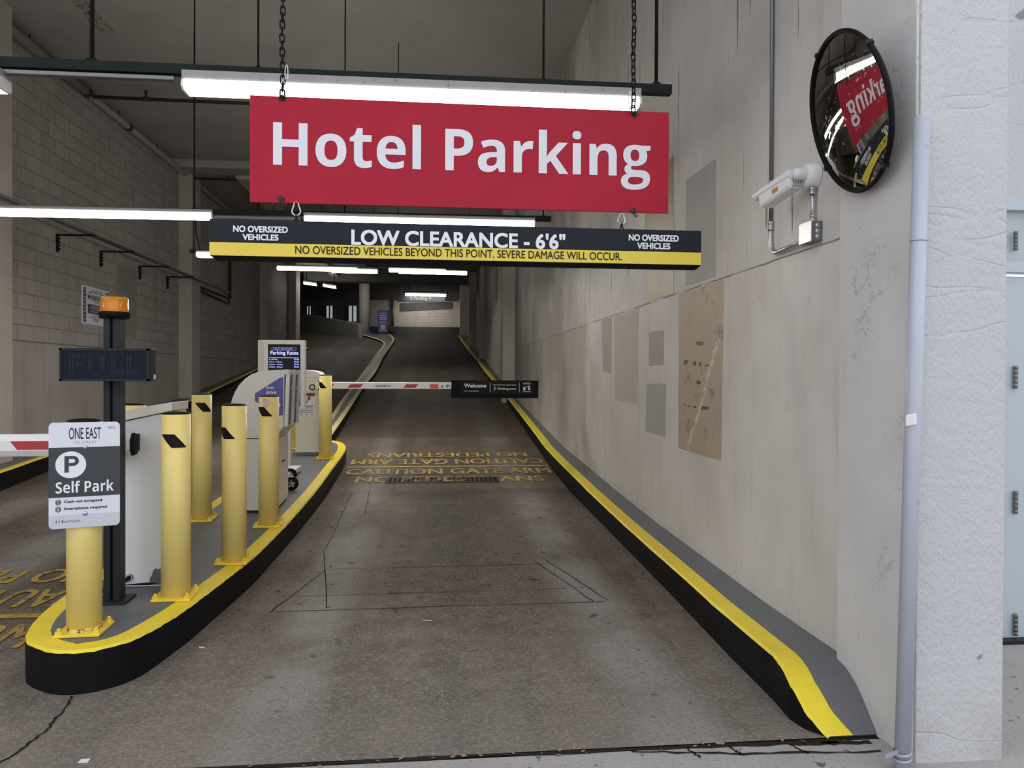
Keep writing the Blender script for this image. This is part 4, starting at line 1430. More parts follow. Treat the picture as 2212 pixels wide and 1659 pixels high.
write(mb, Fr, 'Parking Rates', .50 * W_, .855 * H_, w=.86 * W_, h=.078 * H_, d=.002, bold=.012)
rect(mb, Fr, .03 * W_, .781 * H_, .93 * W_, .787 * H_, .002)
for i, (t1, t2) in enumerate((('0 - 60 Mins.', '$25.00'), ('1 Hour - 2 Hours', '$32.00'), ('2 Hours - 3 Hours', '$37.00'), ('3 Hours - 8 Hours', '$43.00'))):
    yy = (.758 - i * .0405) * H_
    write(mb, Fr, t1, .03 * W_, yy, h=.021 * H_, anchor='l', d=.002, bold=.01)
    write(mb, Fr, t2, .95 * W_, yy, h=.024 * H_, anchor='r', d=.002, bold=.01)
mb.build('screen_lettering', M_SCREENTXT, RD)
mb = MB()
write(mb, Fr, '1 EAST DELAWARE', .46 * W_, .926 * H_, w=.60 * W_, h=.034 * H_, d=.002)
for p, q in (((.11, .945), (.86, .949)), ((.11, .905), (.86, .909)), ((.11, .905), (.118, .949)), ((.852, .905), (.86, .949))):
    rect(mb, Fr, p[0] * W_, p[1] * H_, q[0] * W_, q[1] * H_, .002)
mb.build('screen_heading', M_SCREENDIM, RD)
pxl = aY(612, 900, DY).x; pxr = aY(626, 900, DY).x
PD = MB().box((pxl, DY + .02, K(DY) + .03), (pxr, DY + .10, hz0 + .02)).build('pedestal', M_CAB, RD, .004)
w0, w1 = aF(630, 1060, K), aF(627, 1040, K)
MB().box((w0.x - .25, w0.y + .03, K(8.0) + .05), (w0.x - .085, w1.y + .62, K(8.4) + .085)).build('wheeled_base', M_WHITE, RD, .006)
for q in (w0, w1):
    rr = .066
    WH = MB().lathe((q.x, q.y - .022, K(q.y) + rr + .004), (0, 1, 0), [(0, .030), (0, rr - .012), (.006, rr), (.038, rr), (.044, rr - .012), (.044, .030)], 32).build('wheel', M_BLACK, RD)
    mb = MB(); mb.lathe((q.x, q.y - .023, K(q.y) + rr + .004), (0, 1, 0), [(0, 0), (0, .012), (.04, .012), (.04, 0)], 20)
    for k in range(5):
        a_ = k * 2 * PI / 5 + .3
        c_ = Vector((q.x + .030 * math.cos(a_), q.y - .024, K(q.y) + rr + .004 + .030 * math.sin(a_)))
        mb.obox(c_, Vector((math.cos(a_), 0, math.sin(a_))) * .008, (0, .002, 0), Vector((-math.sin(a_), 0, math.cos(a_))) * .006)
    mb.build('wheel_hub', M_STEEL, WH)
    MB().box((q.x - .03, q.y - .012, K(q.y) + rr * 2 - .002), (q.x + .02, q.y + .012, K(q.y) + rr * 2 + .008)).build('mudguard', M_WHITE, WH)

# ================================================================== RAMP BARRIER (cabinet, arm and welcome banner)
GY = 9.93
g0, g1 = aY(637.5, 984, GY), aY(690.5, 815, GY)
GC = thing('barrier_gate', 'cream barrier gate at the foot of the ramp, round badge and long red-flashed boom', 'barrier gate', ((g0.x + g1.x) / 2, GY + .2, K(GY)))
MB().box((g0.x, GY, K(GY) + .035), (g1.x, GY + .42, g1.z)).build('cabinet_body', M_CAB, GC, .012)
slope_box(g0.x + .01, GY + .01, g1.x - .01, GY + .40, 0, .030).build('plinth', M_GREYPAINT, GC)
mb = MB()
mb.prism([(g0.x - .006, GY - .008, g1.z - .005), (g1.x + .012, GY - .008, g1.z - .005), (g1.x + .010, GY - .008, g1.z + .035), (g1.x - .02, GY - .008, g1.z + .070), (g1.x - .09, GY - .008, g1.z + .088), (g0.x - .006, GY - .008, g1.z + .100)], (0, .44, 0))
mb.build('cabinet_lid', M_CAB, GC, .01)
Fg = Face((g0.x, GY - .001, K(GY)), (1, 0, 0), (0, 0, 1))
fg = lambda u, v: (aY(u, v, GY).x - g0.x, aY(u, v, GY).z - K(GY))
bx, by = fg(674.8, 836.5)
mb = MB(); disc(mb, Fg, bx, by, .039, .004, .003, 32); BDG = mb.build('badge', M_BLACK, GC)
mb = MB(); disc(mb, Fg, bx, by, .025, .0055, .001, 24); mb.build('badge_centre', M_SIGNWHITE, BDG)
mb = MB(); rect(mb, Fg, bx - .012, by - .006, bx + .012, by + .007, .0065); mb.build('badge_mark', M_GREYINK, BDG)
(lx0, ly0), (lx1, ly1) = fg(643, 899), fg(680, 849)
mb = MB(); rect(mb, Fg, lx0, ly0, lx1, ly1, .0015); LB = mb.build('warning_label', M_SIGNWHITE, GC)
mb = MB(); rect(mb, Fg, lx0, ly1 - .040, lx1, ly1, .0025); mb.build('label_header', M_REDTAPE, LB)
mb = MB()
write(mb, Fg, 'WARNING', (lx0 + lx1) / 2 + .01, ly1 - .020, w=.16, h=.024, d=.0035)
mx_ = lx0 + .115
for q in ([(-.022, -.085), (-.012, -.090), (.012, -.055), (.004, -.045)], [(.004, -.045), (.014, -.052), (.034, -.010), (.018, -.004)],
          [(.014, -.030), (.040, -.040), (.042, -.030), (.020, -.018)], [(.018, -.004), (.034, -.010), (.052, -.026), (.056, -.020), (.034, .006)],
          [(.018, -.004), (-.010, -.012), (-.008, -.004), (.020, .008)]):
    patch(mb, Fg, [(mx_ + a_, ly1 - .055 + b_ * .9) for a_, b_ in q], .0028)
disc(mb, Fg, mx_ + .034, ly1 - .046, .009, .0028)
for q in ([(-.030, 0), (-.014, .006), (-.018, -.012)], [(-.012, .002), (.002, .008), (-.006, -.010)]):
    patch(mb, Fg, [(mx_ + a_ - .012, ly1 - .060 + b_) for a_, b_ in q], .0028)
for i in range(7):
    yy = ly1 - .165 - i * .0125 - (.006 if i > 3 else 0)
    rect(mb, Fg, lx0 + (.035 if i < 4 else .012), yy, lx1 - .012 - .012 * (i % 3), yy + (.006 if i < 2 else .004), .0028)
for k in range(3):
    ring(mb, Fg, lx0 + .045 + k * .065, ly0 + .020, .012, .015, .0028); rect(mb, Fg, lx0 + .039 + k * .065, ly0 + .016, lx0 + .051 + k * .065, ly0 + .022, .0028)
mb.build('label_print', M_INK, LB)

AY = 9.80
a0, a1 = aY(690, 826, AY), aY(1150, 840.5, AY)
za, zb = aY(975, 826, AY).z, aY(975, 840.6, AY).z
AR = MB().box((a0.x - .05, AY - .022, zb), (a1.x, AY + .022, za)).build('barrier_arm', M_WHITE, GC, .008)
MB().box((g1.x + .002, AY - .018, zb - .02), (g1.x + .05, GY + .12, za + .02)).build('arm_bracket', M_CHARCOAL, GC, .004)
fa = lambda u: aY(u, 833, AY).x
Fa = Face((0, AY - .0225, zb), (1, 0, 0), (0, 0, 1))
hA = za - zb
for u0, u1, sl in ((700, 722, 6), (751, 785, 7), (871, 904, 7)):
    mb = MB(); patch(mb, Fa, [(fa(u0), .18 * hA), (fa(u1 - sl), .18 * hA), (fa(u1), .72 * hA), (fa(u0 + sl), .72 * hA)], .0015)
    mb.build('red_flash', M_REDTAPE, AR)
mb = MB(); rect(mb, Fa, fa(928.5), .12 * hA, fa(947), .74 * hA, .0015); mb.build('orange_sticker', M_ORANGE, AR)
mb = MB()
write(mb, Fa, 'AGNETIC', fa(817), .46 * hA, w=fa(844.5) - fa(817), h=.024, d=.0015, anchor='l', bold=.015)
patch(mb, Fa, [(fa(953), .24 * hA), (fa(957.5), .24 * hA), (fa(955.2), .62 * hA)], .0015)
rect(mb, Fa, fa(964), .22 * hA, fa(966.5), .66 * hA, .0015); patch(mb, Fa, [(fa(966), .58 * hA), (fa(972), .66 * hA), (fa(972), .58 * hA), (fa(967), .50 * hA)], .0015)
disc(mb, Fa, fa(970.5), .46 * hA, .007, .0015)
mb.build('dark_print', M_INK, AR)
mb = MB(); write(mb, Fa, 'm', fa(811.3), .44 * hA, w=fa(816.6) - fa(811.3), h=.022, d=.0015, anchor='l', bold=.012); rect(mb, Fa, fa(810.8), .22 * hA, fa(816.6), .26 * hA, .0015)
mb.build('blue_print', mat('blue_print', (.05, .10, .40), .5, 0, .05, 20), AR)

w0, w1 = aY(975, 860, AY - .035), aY(1163, 822, AY - .035)
WB = thing('welcome_banner', 'black welcome banner sleeve hung on the end of the ramp barrier arm', 'banner', (w0.x, AY, w0.z))
mb = MB()
mb.box((w0.x, AY - .038, w0.z), (w1.x, AY - .028, w1.z)).box((w0.x, AY + .028, w0.z), (w1.x, AY + .038, w1.z))
mb.box((w0.x, AY - .028, w1.z - .008), (w1.x, AY + .028, w1.z)).box((w0.x, AY - .028, w0.z), (w1.x, AY + .028, w0.z + .008)).box((w1.x - .008, AY - .028, w0.z + .008), (w1.x, AY + .028, w1.z - .008))
mb.build('banner_sleeve', M_BLACK, WB)
Fw = Face((w0.x, AY - .039, w0.z), (1, 0, 0), (0, 0, 1))
bw, bh = w1.x - w0.x, w1.z - w0.z
fx = lambda u: (u - 975) / 188 * bw
fz = lambda v: (860 - v) / 38 * bh
mb = MB(); patch(mb, Fw, rrect(fx(997.5), fz(850), fx(1151.5), fz(824), .012), .0012); mb.build('print_panel', mat('charcoal_print', (.014, .014, .015), .5, 0, .1, 10), WB)
mb = MB()
write(mb, Fw, 'Welcome', fx(1026), fz(833.3), w=fx(1050) - fx(1002.5), h=fz(829.2) - fz(837.5), d=.003, bold=.014)
write(mb, Fw, 'metropolis', fx(1022.5), fz(845), w=fx(1033) - fx(1012), h=.021, d=.003)
metro_logo(mb, Fw, fx(1003.5), fz(845), .028, .003)
rect(mb, Fw, fx(1057.5), fz(847), fx(1058.3), fz(827), .003); rect(mb, Fw, fx(1120.8), fz(847), fx(1121.5), fz(826.5), .003)
write(mb, Fw, 'Download the app & save!', fx(1089.5), fz(831.8), w=fx(1113.5) - fx(1065), h=.019, d=.003, bold=.012)
write(mb, Fw, 'Parking.com', fx(1094), fz(840.2), w=fx(1114) - fx(1074.5), h=.036, d=.003, bold=.006)
ring(mb, Fw, fx(1068.8), fz(838.6), .010, .015, .003); rect(mb, Fw, fx(1067), fz(843.5), fx(1068), fz(838), .003)
rect(mb, Fw, fx(1130), fz(843), fx(1134.5), fz(836), .003)
patch(mb, Fw, [(fx(1134.5), fz(835.6)), (fx(1144), fz(832.6)), (fx(1144), fz(833.8)), (fx(1134.5), fz(836.8))], .003)
disc(mb, Fw, fx(1142.2), fz(834.8), .008, .003)
patch(mb, Fw, [(fx(1139.5), fz(843)), (fx(1141), fz(843)), (fx(1142.6), fz(840)), (fx(1144), fz(843)), (fx(1145.4), fz(843)), (fx(1143.8), fz(836.4)), (fx(1141.4), fz(836.4))], .003)
rect(mb, Fw, fx(1129), fz(846.3), fx(1146.5), fz(845.6), .003); rect(mb, Fw, fx(1131), fz(827), fx(1143), fz(826.4), .003); rect(mb, Fw, fx(1129), fz(829.6), fx(1146.5), fz(828.8), .003)
mb.build('banner_lettering', M_WHITEINK, WB)
# ================================================================== STRUTS, HANGER RODS AND TUBE LIGHTS
CZ = 5.8


def strut(name, label, p, q, rods, hgt=.052, dep=.045, rail=None, rod_r=.006, rod_rs=None):
    """steel channel from p to q hung from the ceiling on rods at the given x positions"""
    p, q = Vector(p), Vector(q)
    t = thing(name, label, 'ceiling strut', tuple((p + q) / 2), 0, 'dark steel struts that carry the tube lights')
    d = (q - p)
    zz = lambda x: p.z + d.z * (x - p.x) / d.x
    mb = MB()
    Y0, Y1 = p.y - dep / 2, p.y + dep / 2
    mb.hexa([(p.x, Y0, p.z), (q.x, Y0, q.z), (q.x, Y1, q.z), (p.x, Y1, p.z)], [(p.x, Y0, p.z + hgt), (q.x, Y0, q.z + hgt), (q.x, Y1, q.z + hgt), (p.x, Y1, p.z + hgt)])
    mb.build('channel', M_STRUT, t, .003)
    if rail:
        mb = MB()
        a, b = rail
        mb.hexa([(a, Y0 + .01, zz(a) - .030), (b, Y0 + .01, zz(b) - .030), (b, Y1, zz(b) - .030), (a, Y1, zz(a) - .030)],
                [(a, Y0 + .01, zz(a) - .008), (b, Y0 + .01, zz(b) - .008), (b, Y1, zz(b) - .008), (a, Y1, zz(a) - .008)])
        mb.build('wiring_rail', M_DULLSTEEL, t, .003)
    for i, x in enumerate(rods):
        r = (rod_rs or {}).get(i, rod_r)
        mb = MB().cyl((x, p.y, zz(x) + hgt - .004), (x, p.y, CZ + .01), r, None, 10)
        mb.cyl((x, p.y, zz(x) + hgt), (x, p.y, zz(x) + hgt + .012), r * 2.4, None, 6)
        mb.build('hanger_rod', M_ROD, t)
    return t


def tube_light(label, p, q, w=.11, hh=.034, hd=.052, name='tube_light', group='white tube lights under the garage ceiling'):
    """p, q = ends of the bottom front edge of the diffuser"""
    p, q = Vector(p), Vector(q)
    t = thing(name, label, 'light', tuple((p + q) / 2), 0, group)
    d = (q - p); L = d.length
    ex = d.normalized(); ey = Vector((0, 1, 0)); ez = Vector((0, 0, 1))
    c = (p + q) / 2 + ey * w / 2
    MB().obox(c + ez * (hd + hh / 2), ex * L / 2, ey * w * .42, ez * hh / 2).build('lamp_housing', M_LAMPBODY, t, .003)
    sect = [(-.5, .55), (-.5, .25), (-.36, 0), (.36, 0), (.5, .25), (.5, .55), (.46, 1), (-.46, 1)]
    mb = MB(); mb.hexa([c - ex * (L / 2 - .012) + ey * a * w + ez * b * hd for a, b in sect], [c + ex * (L / 2 - .012) + ey * a * w + ez * b * hd for a, b in sect])
    mb.build('diffuser', M_TUBE if p.y < 6 else M_TUBEWARM if p.y < 9.5 else M_TUBEDEEP, t)
    for s in (-1, 1):
        mb = MB(); e = c + ex * s * (L / 2 - .012)
        mb.hexa([e + ey * a * w + ez * b * hd for a, b in sect], [e + ex * s * .012 + ey * a * w * .96 + ez * b * hd for a, b in sect])
        mb.build('end_cap', M_WHITE, t)
    return t


R1 = 4.16
pL, pR = aY(-30, 159, R1), aY(1449, 206, R1)
xr_ = lambda u, y, v=150: aY(u, v, y).x
strut('ceiling_strut', 'long dark green strut across the top of the opening, bearing the nearest tube light', (-4.3, R1, pL.z + (pL.z - pR.z) / (pR.x - pL.x) * (-4.3 - pL.x) * -1 * -1), tuple(pR),
      [xr_(199, R1, 60), xr_(558, R1, 70), xr_(1174, R1, 90), xr_(1418, R1, 100), -3.4], .052, .05, (-4.3, aY(386, 170, R1).x - .02), .0055, {0: .011, 3: .010})
tube_light('nearest and largest tube light, glowing just above the red hotel sign', aY(390, 191, R1 - .075), aY(1387, 229, R1 - .075), .13, .050, .052)
e1 = aY(-4, 186, R1 - .06)
tube_light('tube light whose lit tip alone enters at the upper left edge', (e1.x - 2.44, e1.y, e1.z), tuple(e1), .13, .040, .062)

R2 = 8.05
pL, pR = aY(-40, 455, R2), aY(1190, 479, R2)
strut('ceiling_strut', 'dark strut passing behind the bottom edge of the red hotel sign', tuple(pL), tuple(pR),
      [xr_(420, R2, 400), xr_(558, R2, 400), xr_(745, R2, 400), xr_(1174, R2, 400)], .056, .05, (aY(462, 470, R2).x, aY(650, 470, R2).x), .007)
tube_light('left-hand bright tube light behind the hotel sign, level with its bottom edge', aY(-42, 462, R2 - .06), aY(458, 472, R2 - .06), .12, .036, .058)
tube_light('tube light between the red hotel sign and the low clearance bar', aY(655, 478, R2 - .06), aY(1157, 489, R2 - .06), .12, .036, .058)

R3_ = 10.15
pL, pR = aY(410, 546, R3_), aY(880, 554, R3_)
strut('ceiling_strut', 'strut stub seen just left of the low clearance bar', tuple(pL), tuple(pR), [xr_(419, R3_, 520), xr_(860, R3_, 520)], .040, .045, None, .006)
tube_light('short visible end of a tube light left of the low clearance bar', aY(422, 554, R3_ - .05), aY(822, 560, R3_ - .05), .11, .030, .05)
# loose cable drooping beside that hanger rod
mb = MB()
c0 = aY(420, 430, R3_ - .03); c1 = aY(424, 505, R3_ - .03); c2 = aY(430, 530, R3_ - .03); c3 = aY(434, 545, R3_ - .03)
mb.tube([c0, c1, c2, c3], .008, 8)
tag(mb.build('cable', M_ROD, None), 'black cable drooping to the tube light left of the clearance bar', 'cable')

R4 = 11.6
pL, pR = aY(589, 575, R4), aY(1020, 585, R4)
strut('ceiling_strut', 'strut bearing paired lights just under the low clearance bar', tuple(pL), tuple(pR), [xr_(593, R4, 560), xr_(808, R4, 560), xr_(1015, R4, 560)], .022, .045, None, .005)
for lab, (u0, v0, u1, v1), dy in (('left front tube of the paired lights below the clearance bar', (597, 582, 772, 585.5), 0), ('left rear tube of the paired lights below the clearance bar', (714, 587.5, 816, 589.5), .35),
                                  ('right front tube of the paired lights below the clearance bar', (839, 586, 964, 589), 0), ('right rear tube of the paired lights below the clearance bar', (860, 589.5, 1010, 592.5), .35)):
    tube_light(lab, aY(u0, v0, R4 - .05 + dy), aY(u1, v1, R4 - .05 + dy), .09, .022, .040)

R5 = 22.0
tube_light('added unseen tube light on the far ceiling, brightening the round column', (-4.3, 36.6, 6.49), (-1.86, 36.6, 6.49), .14, .04, .07)  # added lamp, hidden above the slab edge, to brighten the round column
tube_light('added unseen tube light before the end wall, brightening wall and slanted board', (-1.75, 50, 6.49), (.70, 50, 6.49), .14, .04, .07)  # added lamp, out of view behind the hanging sign, to brighten the end wall
t5 = tube_light('small tube light above the far dark hanging sign', aY(875, 638, R5), aY(964, 640, R5), .12, .05, .055)
strut('ceiling_strut', 'strut carrying the small light above the far hanging sign', tuple(aY(870, 630.5, R5 + .06)), tuple(aY(968, 633, R5 + .06)), [xr_(885, R5, 610), xr_(955, R5, 610)], .03, .045, None, .012)
for lab, (u0, v0, u1, v1) in (('left half of the broken light in the dark side bay', (655, 613, 684, 617)), ('right half of the broken light in the dark side bay', (697, 618, 726, 623))):
    tube_light(lab, aY(u0, v0, 30.6), aY(u1, v1, 30.6), .14, .07, .075)
strut('ceiling_strut', 'strut over the broken light in the dark side bay', tuple(aY(652, 606, 30.7)), tuple(aY(730, 614, 30.7)), [xr_(662, 30.7, 600), xr_(722, 30.7, 600)], .04, .05, None, .015)

# ================================================================== HOTEL PARKING AND LOW CLEARANCE SIGNS
SY = 3.90
q00, q11 = aY(539, 432, SY), aY(1445, 243, SY)
hx0, hx1 = aY(539.5, 300, SY).x, aY(1444.5, 350, SY).x
hz1 = (aY(540, 205, SY).z + aY(1447, 243, SY).z) / 2
hz0 = (aY(539, 432, SY).z + aY(1442, 465, SY).z) / 2
HP = thing('hotel_parking_sign', 'large red board with white Hotel Parking letters hung on chains', 'sign', ((hx0 + hx1) / 2, SY, hz0))
MB().box((hx0, SY, hz0), (hx1, SY + .012, hz1)).build('sign_panel', M_RED, HP, .002)
Fh = Face((hx0, SY - .0005, hz0), (1, 0, 0), (0, 0, 1))
l0, l1 = aY(590, 330, SY).x - hx0, aY(1405, 350, SY).x - hx0
mb = MB()
vs, fs, tw, th = flat_text('Hotel Parking', heavy=True)
capz = aY(615, 265, SY).z - aY(615, 356.5, SY).z
hgt = th * ((l1 - l0) / tw)
base = aY(615, 356.5, SY).z - hz0
kx = (l1 - l0) / tw
kz_ = capz / (1462 / 2048)
V = [mb.bm.verts.new(Fh.at(l0 + a_ * kx, base + (b_ - 492 / 2048) * kz_, .0015)) for a_, b_ in vs]
mb2 = MB()
V2 = [mb2.bm.verts.new(v.co) for v in V]
for f in fs:
    if sum(vs[i][0] for i in f) / len(f) < 2.70:
        mb.bm.faces.new([V[i] for i in f])
    else:
        mb2.bm.faces.new([V2[i] for i in f])
for m_ in (mb, mb2):
    bmesh.ops.delete(m_.bm, geom=[v for v in m_.bm.verts if not v.link_faces], context='VERTS')
    m_.build('white_lettering', M_LETTER, HP)
for u, v in ((609, 212), (1371, 247), (608, 430), (1368, 456)):
    p = aY(u, v, SY)
    mb = MB(); mb.lathe((p.x, SY - .007, p.z), (0, 1, 0), [(0, .004), (0, .014), (.004, .016), (.009, .016)], 18)
    mb.build('eyelet', M_RUST, HP)
for u, v in ((610, 443), (1369, 466)):
    p = aY(u, v, SY - .008)
    mb = MB(); mb.tube([(p.x, p.y, p.z + .035), (p.x, p.y - .006, p.z + .012), (p.x + .006, p.y - .004, p.z - .006), (p.x + .016, p.y, p.z - .004), (p.x + .016, p.y, p.z + .008)], .003, 8)
    mb.build('open_hook', M_RUST, HP)

cx0, cx1 = aY(452, 520, SY).x, aY(1515, 540, SY).x
cz1 = (aY(452, 474, SY).z + aY(1515, 497, SY).z) / 2
cz0 = (aY(452, 553, SY).z + aY(1515, 571, SY).z) / 2
LC = thing('clearance_bar', 'navy and yellow low clearance bar hanging below the red hotel sign', 'sign', ((cx0 + cx1) / 2, SY + .03, cz0))
cm = cz1 - (525.5 - 474) / 81.0 * (cz1 - cz0)
MB().box((cx0, SY, cm), (cx1, SY + .05, cz1)).build('navy_panel', M_SIGNBLACK, LC, .003)
MB().box((cx0, SY - .0005, cz0), (cx1, SY + .05, cm)).build('yellow_panel', M_SIGNYEL, LC, .002)
MB().hexa([(cx0, SY + .004, cz0), (cx1, SY + .004, cz0), (cx1, SY + .056, cz0), (cx0, SY + .056, cz0)],
          [(cx0 + .03, SY + .02, cz0 - .021), (cx1 - .02, SY + .02, cz0 - .021), (cx1 - .02, SY + .056, cz0 - .021), (cx0 + .03, SY + .056, cz0 - .021)]).build('bottom_rail', M_BLACK, LC)
Fc = Face((cx0, SY - .0008, cz0), (1, 0, 0), (0, 0, 1))
fcx = lambda u, v=520: aY(u, v, SY).x - cx0
fcz = lambda u, v: aY(u, v, SY).z - cz0
mb = MB()
a0_, a1_ = fcx(759), fcx(1140)
write(mb, Fc, 'LOW CLEARANCE - 6\'6"', (fcx(759) + fcx(1221)) / 2, (fcz(759, 495) + fcz(759, 528)) / 2 - .001, w=fcx(1221) - fcx(759), h=(fcz(759, 494) - fcz(759, 528.5)), d=.0015, bold=.018)
mb.build('white_lettering', M_WHITEINK, LC)
for ua, ub in ((504, 622), (1358, 1466)):
    mb = MB()
    um = (ua + ub) / 2
    dv = (um - 563) * .0222
    write(mb, Fc, 'NO OVERSIZED', fcx(um), (fcz(um, 488.5 + dv) + fcz(um, 502.5 + dv)) / 2, w=fcx(ub) - fcx(ua), h=fcz(um, 488.5 + dv) - fcz(um, 502.5 + dv), bold=.022)
    write(mb, Fc, 'VEHICLES', fcx(um), (fcz(um, 506 + dv) + fcz(um, 519.5 + dv)) / 2, w=(fcx(ub) - fcx(ua)) * .66, h=fcz(um, 506 + dv) - fcz(um, 519.5 + dv), bold=.022)
    mb.build('white_lettering', M_WHITEINK, LC)
mb = MB()
write(mb, Fc, 'NO OVERSIZED VEHICLES BEYOND THIS POINT. SEVERE DAMAGE WILL OCCUR.', (fcx(638) + fcx(1343)) / 2, (fcz(638, 532) + fcz(638, 547)) / 2, w=fcx(1343) - fcx(638), h=fcz(638, 531.5) - fcz(638, 549), bold=.003)
mb.build('dark_lettering', M_INK, LC)

# carabiners joining the two signs, and the chains above
def carabiner(u, v0, v1, label):
    a, b = aY(u, v0, SY + .004), aY(u, v1, SY + .004)
    t = thing('carabiner', label, 'carabiner', tuple((a + b) / 2))
    h = a.z - b.z
    pts = []
    for x, z in ((-.010, 1), (0, 1.05), (.010, 1), (.012, .75), (.020, .40), (.020, .22), (.012, .06), (0, 0), (-.012, .06), (-.020, .22), (-.020, .40), (-.012, .75)):
        pts.append((a.x + x, SY + .004, b.z + z * h))
    MB().tube(pts, .0042, 10, True).build('snap_hook', M_STEEL, t)
    mb = MB(); rr = .011
    c = Vector((a.x, SY + .004, b.z - .006))
    mb.tube([c + Vector((0, rr * math.cos(k * PI / 6) * .9, rr * math.sin(k * PI / 6))) for k in range(12)], .0035, 8, True)
    c2 = c - Vector((0, 0, .020))
    mb.tube([c2 + Vector((rr * math.cos(k * PI / 6) * .8, 0, rr * 1.3 * math.sin(k * PI / 6))) for k in range(12)], .0030, 8, True)
    mb.build('shackle', M_ROD, t)


carabiner(640, 437, 466, 'silver carabiner at the left end linking red board to clearance bar')
carabiner(1343, 462, 484, 'silver carabiner at the right end linking red board to clearance bar')


def chain(x, z0, y, label):
    n = int((CZ - z0) / .0335)
    t = thing('chain', label, 'chain', (x, y, z0), 0, 'sooty chains holding the hotel sign')
    ln = .046; w = .0135; r = .0036
    pts = []
    for k in range(8):
        a = PI * k / 7
        pts.append((w * math.cos(a) * .8, 0, (ln / 2 - w * .8) + w * .8 * math.sin(a)))
    for k in range(8):
        a = PI + PI * k / 7
        pts.append((w * math.cos(a) * .8, 0, -(ln / 2 - w * .8) + w * .8 * math.sin(a)))
    mb = MB(); mb.tube(pts, r, 8, True)
    first = None
    pitch = (CZ - z0 + .01) / n
    for i in range(n):
        if first is None:
            me = bpy.data.meshes.new('link')
            bmesh.ops.recalc_face_normals(mb.bm, faces=mb.bm.faces)
            mb.bm.to_mesh(me); mb.bm.free(); me.materials.append(M_ROD)
            o = first = bpy.data.objects.new('chain_link', me)
        else:
            o = first.copy()
        COL.objects.link(o)
        o.parent = t
        o.location = (.002 * math.sin(i * .6), 0, .012 + i * pitch)
        o.rotation_euler = (.06 * math.sin(i * 2.1), 0, (PI / 2 if i % 2 else 0) + .35 + .12 * math.sin(i * 1.3))
    return t


chain(aY(610, 208, 3.885).x, aY(610, 208, 3.885).z, 3.885, 'left sooty chain from ceiling down to the red board')
chain(aY(1368, 243, 3.885).x, aY(1368, 243, 3.885).z, 3.885, 'right sooty chain from ceiling down to the red board')
for u, v0, v1, lab in ((619, 140, 172, 'steel quick link hooked into the left sign chain'), (1361, 196, 236, 'doubled steel link at the foot of the right sign chain')):
    a, b = aY(u, v0, 3.868), aY(u, v1, 3.868)
    mb = MB(); mb.tube([(a.x + .007 * math.cos(k * PI / 8), a.y, (a.z + b.z) / 2 + (a.z - b.z) / 2 * math.sin(k * PI / 8)) for k in range(16)], .003, 8, True)
    tag(mb.build('quick_link', M_STEEL), lab, 'chain link')

# far hanging sign with arrows, dark soffit
p, q = aY(856, 651, 22.35), aY(962, 638, 22.35)
FS_ = thing('hanging_sign', 'dark hanging board with faint up arrows deep inside the garage', 'sign', ((p.x + q.x) / 2, 22.35, p.z))
MB().box((p.x, 22.35, p.z), (q.x, 22.42, q.z)).build('sign_panel', M_SIGNBLACK, FS_, .004)
Ff = Face((p.x, 22.349, p.z), (1, 0, 0), (0, 0, 1)); W_, H_ = q.x - p.x, q.z - p.z
mb = MB()
write(mb, Ff, 'Parking', .495 * W_, .46 * H_, w=.26 * W_, h=.62 * H_, d=.002, bold=.006)
for s in (.305, .685):
    x = s * W_
    rect(mb, Ff, x - .008, .2 * H_, x + .008, .8 * H_, .002)
    patch(mb, Ff, [(x - .05, .50 * H_), (x, .85 * H_), (x + .05, .50 * H_), (x + .034, .47 * H_), (x, .68 * H_), (x - .034, .47 * H_)], .002)
mb.build('faint_lettering', mat('faded_sign_ink', (.10, .095, .09), .6, 0, .1, 10), FS_)
for x in (p.x + .1, q.x - .1):
    MB().cyl((x, 22.385, q.z - .01), (x, 22.385, CZ + .01), .01, None, 8).build('hanger_rod', M_ROD, FS_)
# purple poster stand on the divider's far end
p, q = aY(816, 722, 39.5), aY(839, 671, 39.5)
gz = K(39.5)
PS = thing('poster_stand', 'purple poster stand on a black base at the far end of the divider', 'poster stand', ((p.x + q.x) / 2, 39.5, gz))
MB().box((p.x, 39.5, max(p.z, K(39.75) + .06)), (q.x, 39.56, q.z)).build('poster_frame', M_BLACK, PS, .008)
Fp = Face((p.x, 39.499, p.z), (1, 0, 0), (0, 0, 1)); W_, H_ = q.x - p.x, q.z - p.z
mb = MB(); rect(mb, Fp, .06 * W_, .16 * H_, .94 * W_, .97 * H_, .003); mb.build('purple_poster', M_PURPLE, PS)
mb = MB(); rect(mb, Fp, .06 * W_, .03 * H_, .94 * W_, .15 * H_, .003); mb.build('white_foot_band', M_GREYINK, PS)
mb = MB()
for i, (y, w) in enumerate(((.86, .2), (.77, .62), (.69, .66), (.61, .6), (.48, .6))):
    rect(mb, Fp, (.5 - w / 2) * W_, y * H_, (.5 + w / 2) * W_, (y + .028) * H_, .005)
rect(mb, Fp, .32 * W_, .20 * H_, .68 * W_, .40 * H_, .005)
mb.build('poster_print', M_GREYINK, PS)
MB().hexa([(p.x - .30, 39.35, K(39.75) + .02), (q.x + .30, 39.35, K(39.75) + .02), (q.x + .30, 39.75, K(39.75) + .02), (p.x - .30, 39.75, K(39.75) + .02)],
          [(p.x - .1, 39.45, K(39.75) + .07), (q.x + .1, 39.45, K(39.75) + .07), (q.x + .1, 39.65, K(39.75) + .07), (p.x - .1, 39.65, K(39.75) + .07)]).build('base', M_BLACK, PS)
